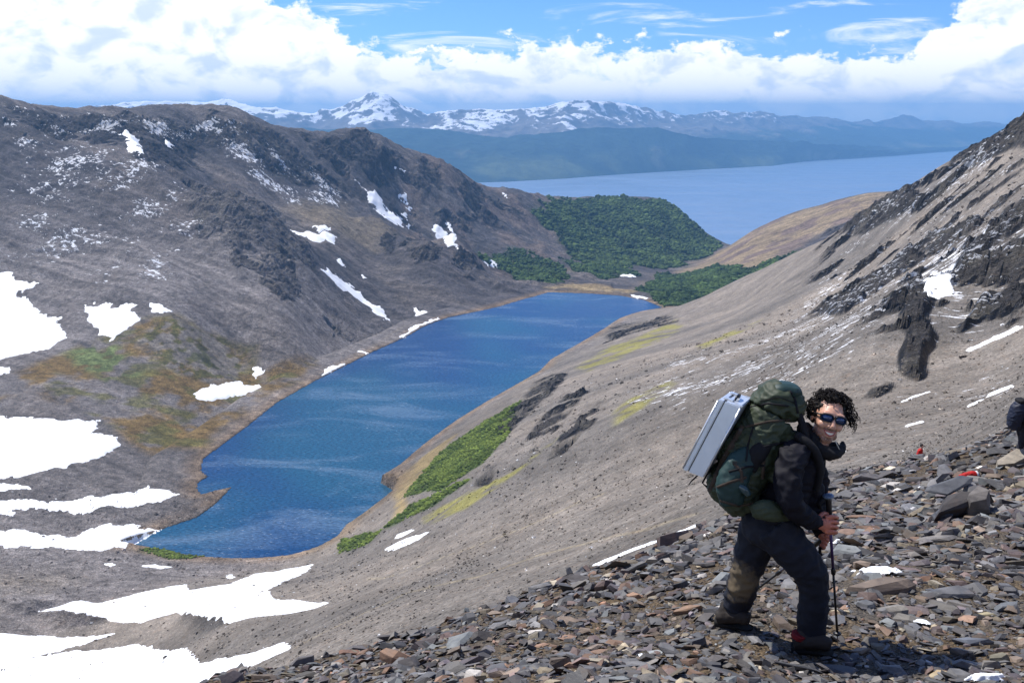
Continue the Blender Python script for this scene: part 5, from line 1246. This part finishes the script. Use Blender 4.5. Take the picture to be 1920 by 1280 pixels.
def backpack():
    e = obj('backpack', None, label='large olive green backpack on the back of the near hiker', cat='backpack'); e.location = hp(1400, 975, 0)
    b = Body(); f = fold_fn(12, 12, 19, 0.017, 0.5, 5.0)
    b.tube([hp(1398, 955, 0.02), hp(1383, 915, 0.02), hp(1396, 870, 0.02), hp(1418, 825, 0.02), hp(1445, 780, 0.02)], [0.090, 0.150, 0.165, 0.165, 0.150], 1.10, FWD)
    b.tube([hp(1450, 900, 0.02), hp(1462, 850, 0.02), hp(1475, 805, 0.02)], [0.10, 0.11, 0.10], 1.2, FWD); b.ball(hp(1352, 905, 0.02), (0.085, 0.13, 0.12)); b.ball(hp(1375, 850, 0.02), (0.10, 0.13, 0.13))
    main = b.mesh('pack_body', 0.008, 4, f); bvh = BVHTree.FromPolygons([v.co.copy() for v in main.vertices], [tuple(p.vertices) for p in main.polygons])
    part('pack_body', main, M_GREEN, e)
    l = Body(); l.tube([hp(1438, 770, 0.02), hp(1452, 750, 0.02), hp(1470, 736, 0.02)], [0.118, 0.125, 0.100], 1.30, FWD); l.ball(hp(1478, 758, 0.02), (0.100, 0.14, 0.105)); l.ball(hp(1428, 782, 0.02), (0.085, 0.14, 0.10))
    lid = l.mesh('pack_lid', 0.008, 4, fold_fn(10, 10, 17, 0.017, 0.5, 9.0)); bvl = BVHTree.FromPolygons([v.co.copy() for v in lid.vertices], [tuple(p.vertices) for p in lid.polygons])
    lo = part('pack_lid', lid, M_GREEN, e)
    tp = Body(); tp.tube([hp(1434, 742, 0.02), hp(1456, 731, 0.02), hp(1482, 734, 0.02), hp(1496, 744, 0.02)], [0.050, 0.060, 0.056, 0.030], 2.2, FWD)
    sub('lid_cover', tp.mesh('lid_cover', 0.008, 4, fold_fn(9, 9, 14, 0.006)), M_TEAL, lo, e)
    s = Body(); s.tube([hp(1372, 945, -0.13), hp(1372, 905, -0.15), hp(1392, 865, -0.14), hp(1412, 845, -0.12)], [0.070, 0.095, 0.085, 0.04], 0.7, FWD)
    sp_ = s.mesh('side_pocket', 0.007, 4, fold_fn(11, 11, 15, 0.008)); bvs = BVHTree.FromPolygons([v.co.copy() for v in sp_.vertices], [tuple(p.vertices) for p in sp_.polygons])
    part('side_pocket', sp_, M_TEAL, e)
    s2 = Body(); s2.tube([hp(1402, 880, -0.15), hp(1420, 850, -0.15), hp(1442, 832, -0.13)], [0.05, 0.06, 0.04], 0.6, FWD); part('side_pocket', s2.mesh('side_pocket', 0.007, 3, fold_fn(12, 12, 15, 0.006)), M_BLACK, e)
    bt = Body(); bt.tube([hp(1385, 910, -0.20), hp(1396, 918, -0.205), hp(1404, 928, -0.20)], [0.016, 0.026, 0.018], 1, FWD); part('gear_pouch', bt.mesh('gear_pouch', 0.005, 2), simple('glossy_teal_pouch', (0.02, 0.05, 0.06), 0.25, spec=0.6), e)
    hb = Body(); hb.tube([hp(1412, 960, -0.16), hp(1432, 955, -0.20), hp(1455, 960, -0.20), hp(1480, 968, -0.14)], [0.045, 0.066, 0.060, 0.030], 0.7, FWD)
    part('hip_pouch', hb.mesh('hip_pouch', 0.007, 3, fold_fn(12, 12, 20, 0.007)), M_GREEN, e)
    def ribbon(path, w, bv, lift=0.006):
        pts = []
        for i in range(len(path)-1):
            for k in range(6):
                t = k/6; u, v = path[i][0]*(1-t)+path[i+1][0]*t, path[i][1]*(1-t)+path[i+1][1]*t; d = at(u, v, 1).normalized(); best = None
                for q in bv:
                    hit = q.ray_cast(Vector((0, 0, 0)), d)
                    if hit[0] is not None and (best is None or hit[3] < best[3]): best = hit
                if best: pts.append((best[0], best[1]))
        def fn(bm):
            rows = []
            for i, (p, n) in enumerate(pts):
                t = (pts[min(i+1, len(pts)-1)][0]-pts[max(i-1, 0)][0]).normalized(); n = (n*0.4-FWD*0.6).normalized(); sd = t.cross(n).normalized()
                rows.append([bm.verts.new(p+sd*w*k+n*z) for k, z in ((-0.5, -0.004), (-0.5, lift), (0.5, lift), (0.5, -0.004))])
            for i in range(len(rows)-1):
                for k in range(3): bm.faces.new((rows[i][k], rows[i][k+1], rows[i+1][k+1], rows[i+1][k]))
        return bm_mesh('strap', fn) if len(pts) > 2 else None
    for path, w, mt in [([(1394, 798), (1375, 830), (1355, 865), (1338, 905), (1330, 925)], 0.034, M_STRAP), ([(1432, 838), (1431, 870), (1429, 903)], 0.022, M_STRAP), ([(1376, 868), (1390, 885), (1391, 908)], 0.018, M_STRAP),
                        ([(1340, 915), (1370, 903), (1405, 892)], 0.016, M_STRAP), ([(1398, 800), (1440, 790), (1490, 786)], 0.014, M_STRAP), ([(1430, 838), (1455, 832), (1478, 828)], 0.016, M_BLACK), ([(1478, 728), (1490, 748), (1497, 780)], 0.012, M_BLACK), ([(1350, 812), (1372, 806), (1392, 802)], 0.012, M_BLACK), ([(1404, 764), (1440, 756), (1485, 762)], 0.012, M_BLACK), ([(1366, 884), (1400, 875), (1440, 872)], 0.013, M_BLACK), ([(1350, 938), (1385, 948), (1418, 942)], 0.014, M_STRAP), ([(1424, 752), (1460, 744), (1495, 757)], 0.005, M_BLACK), ([(1412, 800), (1402, 835), (1398, 870)], 0.010, M_BLACK)]:
        r = ribbon(path, w, [bvh, bvl, bvs])
        if r: part('strap', r, mt, e)
    def buckle(bm):
        for u, v in ((1388, 806), (1376, 868), (1432, 838)):
            o = at(u-4, v-4, 5.08); bm_box(bm, o, RIGHT*0.026, DOWN*0.022, FWD*0.012, 0.003)
    for u, v in ((1388, 806), (1377, 867)):
        d = at(u, v, 1).normalized(); hh = [q.ray_cast(Vector((0, 0, 0)), d) for q in (bvh, bvl, bvs)]; hh = [q for q in hh if q[0] is not None]
        if hh:
            p = min(hh, key=lambda q: q[3])[0]; part('buckle', bm_mesh('buckle', lambda bm: bm_box(bm, p-RIGHT*0.013-DOWN*0.010-FWD*0.012, RIGHT*0.026, DOWN*0.020, FWD*0.014, 0.003), False), M_PLASTIC, e)
    sh = Body(); sh.tube([hp(1492, 815, -0.12), hp(1510, 828, -0.15), hp(1528, 848, -0.16), hp(1537, 880, -0.15), hp(1530, 920, -0.13)], [0.028, 0.032, 0.030, 0.026, 0.02], 1.5, FWD); part('shoulder_strap', sh.mesh('shoulder_strap', 0.007, 3), M_BLACK, e)
    sh = Body(); sh.tube([hp(1500, 812, 0.14), hp(1520, 826, 0.16), hp(1538, 850, 0.16), hp(1540, 890, 0.15)], [0.028, 0.032, 0.030, 0.02], 1.5, FWD); part('shoulder_strap', sh.mesh('shoulder_strap', 0.007, 3), M_BLACK, e)
    lf_ = Body(); lf_.tube([hp(1497, 772, -0.08), hp(1506, 800, -0.10), hp(1512, 822, -0.12)], [0.018, 0.024, 0.022], 1.2, FWD); part('load_lifter', lf_.mesh('load_lifter', 0.006, 2), M_BLACK, e)
backpack()

def metal_case():
    e = obj('metal_case', None, label='silver aluminium briefcase strapped upright to the back of the green backpack', cat='case'); k = HD/F
    L = cv(58*k, -134*k, -0.141); T = cv(36*k, 13*k, -0.054); Wd = cv(46*k, -10*k, 0.31)
    o = hp(1279, 880, -0.02); e.location = o
    Ln, Tn, Wn = L.normalized(), T.normalized(), Wd.normalized()
    Tt = T.length; t1 = T*0.27
    part('lid', bm_mesh('lid', lambda bm: bm_box(bm, o, L, t1-Tn*0.0025, Wd, 0.006), False), M_ALU, e)
    part('shell', bm_mesh('shell', lambda bm: bm_box(bm, o+t1+Tn*0.0025, L, T-t1-Tn*0.0025, Wd, 0.006), False), M_ALU, e)
    part('seam', bm_mesh('seam', lambda bm: bm_box(bm, o+t1-Tn*0.003+Ln*0.004+Wn*0.004, L-Ln*0.008, Tn*0.006, Wd-Wn*0.008, 0), False), M_SEAM, e)
    # bright rails along the edges, handle and latches on the upper narrow side
    for a in (0, 1):
        for w in (0, 1):
            p = o+T*a+Wd*w; part('edge_rail', bm_mesh('edge_rail', lambda bm: bm_tube(bm, [p+Ln*0.01-Tn*0.003*(1-2*a)*0, p+L-Ln*0.01], 0.0055, 8)), M_ALU2, e)
    top = o+L
    for w in (0.16, 0.72): part('latch', bm_mesh('latch', lambda bm: bm_box(bm, top+Wd*w+T*0.12-Ln*0.002, Wd*0.13, T*0.42, Ln*0.012, 0.003), False), M_ALU2, e)
    h0 = top+T*0.55
    part('handle', bm_mesh('handle', lambda bm: bm_tube(bm, [h0+Wd*0.33, h0+Wd*0.35+Ln*0.022, h0+Wd*0.50+Ln*0.028, h0+Wd*0.63+Ln*0.022, h0+Wd*0.65], [0.006, 0.008, 0.0095, 0.008, 0.006], 10)), M_PLASTIC, e)
    for w in (0.05, 0.93): part('corner', bm_mesh('corner', lambda bm: bm_box(bm, top+Wd*w+T*0.70-Ln*0.010, Wd*0.06, T*0.34, Ln*0.014, 0.003), False), M_ALU2, e)
    part('lashing_strap', bm_mesh('lashing_strap', lambda bm: bm_tube(bm, [o+T+Wd*0.3+Ln*0.01, o+T*0.7+Wd*0.3-Ln*0.008, hp(1296, 902, 0.03), hp(1291, 909, 0.03)], [0.006, 0.006, 0.005, 0.003], 6)), M_BLACK, e)
    part('lashing_strap', bm_mesh('lashing_strap', lambda bm: bm_tube(bm, [o+T+Wd*0.3+Ln*0.05, hp(1317, 905, 0.02), hp(1325, 912, 0.02)], [0.006, 0.006, 0.006], 6)), M_BLACK, e)
metal_case()

# ---- the second hiker, half out of the picture, and the far one ------------
def simple_person(name, foot_p, s, face, mats, lab, crouch=0.0, arm=0.0):
    """a standing walker with human proportions; face = heading as a unit vector"""
    f = face; up = Vector((0, 0, 1)); sd = f.cross(up).normalized()
    root = obj('person', None, label=lab, cat='person'); root.location = foot_p
    def q(a, b, c): return foot_p+f*a*s+sd*b*s+up*c*s
    b = Body(); b.ball(q(0.10, 0, 1.60), (0.085*s, 0.095*s, 0.115*s)); b.ball(q(0.17, 0, 1.58), (0.03*s, 0.03*s, 0.03*s)); b.tube([q(0.06, 0, 1.40), q(0.09, 0, 1.52)], [0.06*s, 0.055*s])
    part('head', b.mesh('head', 0.014*s, 2), mats[0], root)
    for k in (-1, 1):
        b = Body()
        b.tube([q(0.22+arm, k*0.24, 1.02), q(0.28+arm, k*0.23, 0.98)], [0.035*s, 0.03*s])
        for m_ in range(4): b.tube([q(0.28+arm, k*(0.225+0.012*m_), 0.985-0.012*m_), q(0.325+arm, k*(0.22+0.012*m_), 0.965-0.01*m_), q(0.33+arm, k*(0.20+0.012*m_), 0.935-0.01*m_)], [0.011*s, 0.010*s, 0.008*s])
        part('hand', b.mesh('hand', 0.009*s, 1), mats[0], root)
    hb = Body(); hb.ball(q(0.075, 0, 1.635), (0.098*s, 0.10*s, 0.11*s)); part('hair', hb.mesh('hair', 0.014*s, 2, lambda c: 0.012*s*mn.noise(c*40)), mats[4], root)
    j = Body(); j.tube([q(0, 0, 0.88), q(0.0, 0, 1.05), q(0.04, 0, 1.28), q(0.06, 0, 1.42)], [0.14*s, 0.145*s, 0.15*s, 0.08*s], 1.35, sd)
    for k in (-1, 1): j.tube([q(0.04, k*0.19, 1.36), q(0.03+arm*0.5, k*0.25, 1.10), q(0.20+arm, k*0.24, 1.02)], [0.075*s, 0.062*s, 0.046*s])
    part('jacket', j.mesh('jacket', 0.02*s, 2, fold_fn(9, 9, 18, 0.012*s)), mats[1], root)
    t = Body(); t.ball(q(0, 0, 0.90), (0.15*s, 0.16*s, 0.13*s))
    t.tube([q(0, -0.09, 0.88), q(0.13, -0.09, 0.50), q(0.10, -0.09, 0.10)], [0.115*s, 0.085*s, 0.07*s]); t.tube([q(0, 0.09, 0.88), q(-0.02, 0.09, 0.48), q(-0.16, 0.09, 0.12)], [0.115*s, 0.085*s, 0.07*s])
    part('trousers', t.mesh('trousers', 0.02*s, 2, fold_fn(8, 8, 20, 0.012*s)), mats[2], root)
    for a, k in ((0.10, -1), (-0.16, 1)):
        bb = Body(); bb.tube([q(a-0.04, k*0.09, 0.05), q(a+0.10, k*0.09, 0.055), q(a+0.20, k*0.09, 0.035)], [0.05*s, 0.05*s, 0.032*s]); bb.tube([q(a, k*0.09, 0.05), q(a, k*0.09, 0.17)], [0.05*s, 0.055*s]); part('boot', bb.mesh('boot', 0.012*s, 2), mats[3], root)
    return root, q
x2, y2 = ledge_hit(1908, 862); p2 = Vector((x2, y2, float(ledge_z(np.array([x2]), np.array([y2]))[0])))
dep2 = p2.dot(FWD)
p2 = at(1906, 868, dep2); p2.z = float(ledge_z(np.array([p2.x]), np.array([p2.y]))[0])-0.02
face2 = Vector((0.97, 0.2, 0)).normalized()
M_FACE2 = skin_mat('weathered_skin', (0.45, 0.26, 0.19)); M_HAIR2 = simple('dark_hair', (0.012, 0.009, 0.008), 0.6)
s2 = dep2*125/F/1.72
_, q2 = simple_person('person', p2, max(0.6, min(1.15, s2)), face2, [M_FACE2, M_BLACK, M_TROUSER, M_BOOT, M_HAIR2], 'second hiker in dark clothes cut off by the right edge of the picture')
def second_pack():
    e = obj('backpack', None, label='dark navy backpack of the second hiker at the right edge', cat='backpack'); e.location = q2(-0.3, 0, 0.9)
    s = max(0.6, min(1.15, s2)); b = Body(); sd = face2.cross(Vector((0, 0, 1)))
    b.tube([q2(-0.24, 0, 0.86), q2(-0.27, 0, 1.10), q2(-0.22, 0, 1.38), q2(-0.14, 0, 1.58)], [0.12*s, 0.17*s, 0.17*s, 0.11*s], 1.15, sd); b.ball(q2(-0.34, 0, 1.02), (0.10*s, 0.14*s, 0.16*s))
    part('pack_body', b.mesh('pack_body', 0.012, 4, fold_fn(9, 9, 14, 0.012)), cloth('dark_navy_nylon', (0.012, 0.016, 0.034), 0.55), e)
    l = Body(); l.ball(q2(-0.17, 0, 1.60), (0.13*s, 0.17*s, 0.075*s)); part('pack_lid', l.mesh('pack_lid', 0.012, 3, fold_fn(9, 9, 14, 0.01)), M_BLACK, e)
    for k in (-1, 1):
        st = Body(); st.tube([q2(-0.10, k*0.12, 1.45), q2(0.08, k*0.13, 1.44), q2(0.19, k*0.13, 1.25), q2(0.08, k*0.15, 1.0)], [0.025*s]*4, 1.4, sd); part('shoulder_strap', st.mesh('shoulder_strap', 0.012, 2), M_BLACK, e)
second_pack()
# far hiker in red, down on the scree behind the rim
tx3 = ray(1722, 862)[0]; p3_ = Vector((tx3*48, 48, float(ground(np.array([tx3*48.0]), np.array([48.0]))[0])-0.03))
simple_person('person', p3_, 1.0, Vector((0.75, -0.66, 0)).normalized(), [M_FACE2, M_RED, M_TROUSER, M_BOOT, M_HAIR2], 'tiny far hiker with dark hair and red jacket behind the stony rim')
# red rolled mat lying behind the biggest boulder
def red_roll():
    x, y = ledge_hit(1815, 896); z = float(ledge_z(np.array([x]), np.array([y]))[0]); dep = y*CP-SP*z; s = dep/F
    e = obj('stuff_sack', None, label='red stuff sack with a white end lying behind the biggest boulder', cat='bag'); e.location = (x, y, z)
    a, b_ = at(1800, 895, dep-0.05), at(1830, 889, dep-0.05)
    bb = Body(); bb.tube([a, a.lerp(b_, 0.3)+Vector((0, 0, 0.01)), a.lerp(b_, 0.7)+Vector((0, 0, 0.015)), b_], [5.0*s, 6.2*s, 6.6*s, 5.6*s]); part('sack', bb.mesh('sack', 0.008, 2, fold_fn(20, 20, 20, 0.008)), M_RED, e)
    d = (b_-a).normalized(); part('end_ring', bm_mesh('end_ring', lambda bm: bm_tube(bm, [b_-d*0.005, b_+d*3*s], [6.5*s, 6.5*s], 14)), simple('white_trim', (0.6, 0.6, 0.62), 0.5), e); part('end_cap', bm_mesh('end_cap', lambda bm: bm_tube(bm, [b_+d*2.5*s, b_+d*5*s], [6.0*s, 4.5*s], 14)), M_BLACK, e)
red_roll()
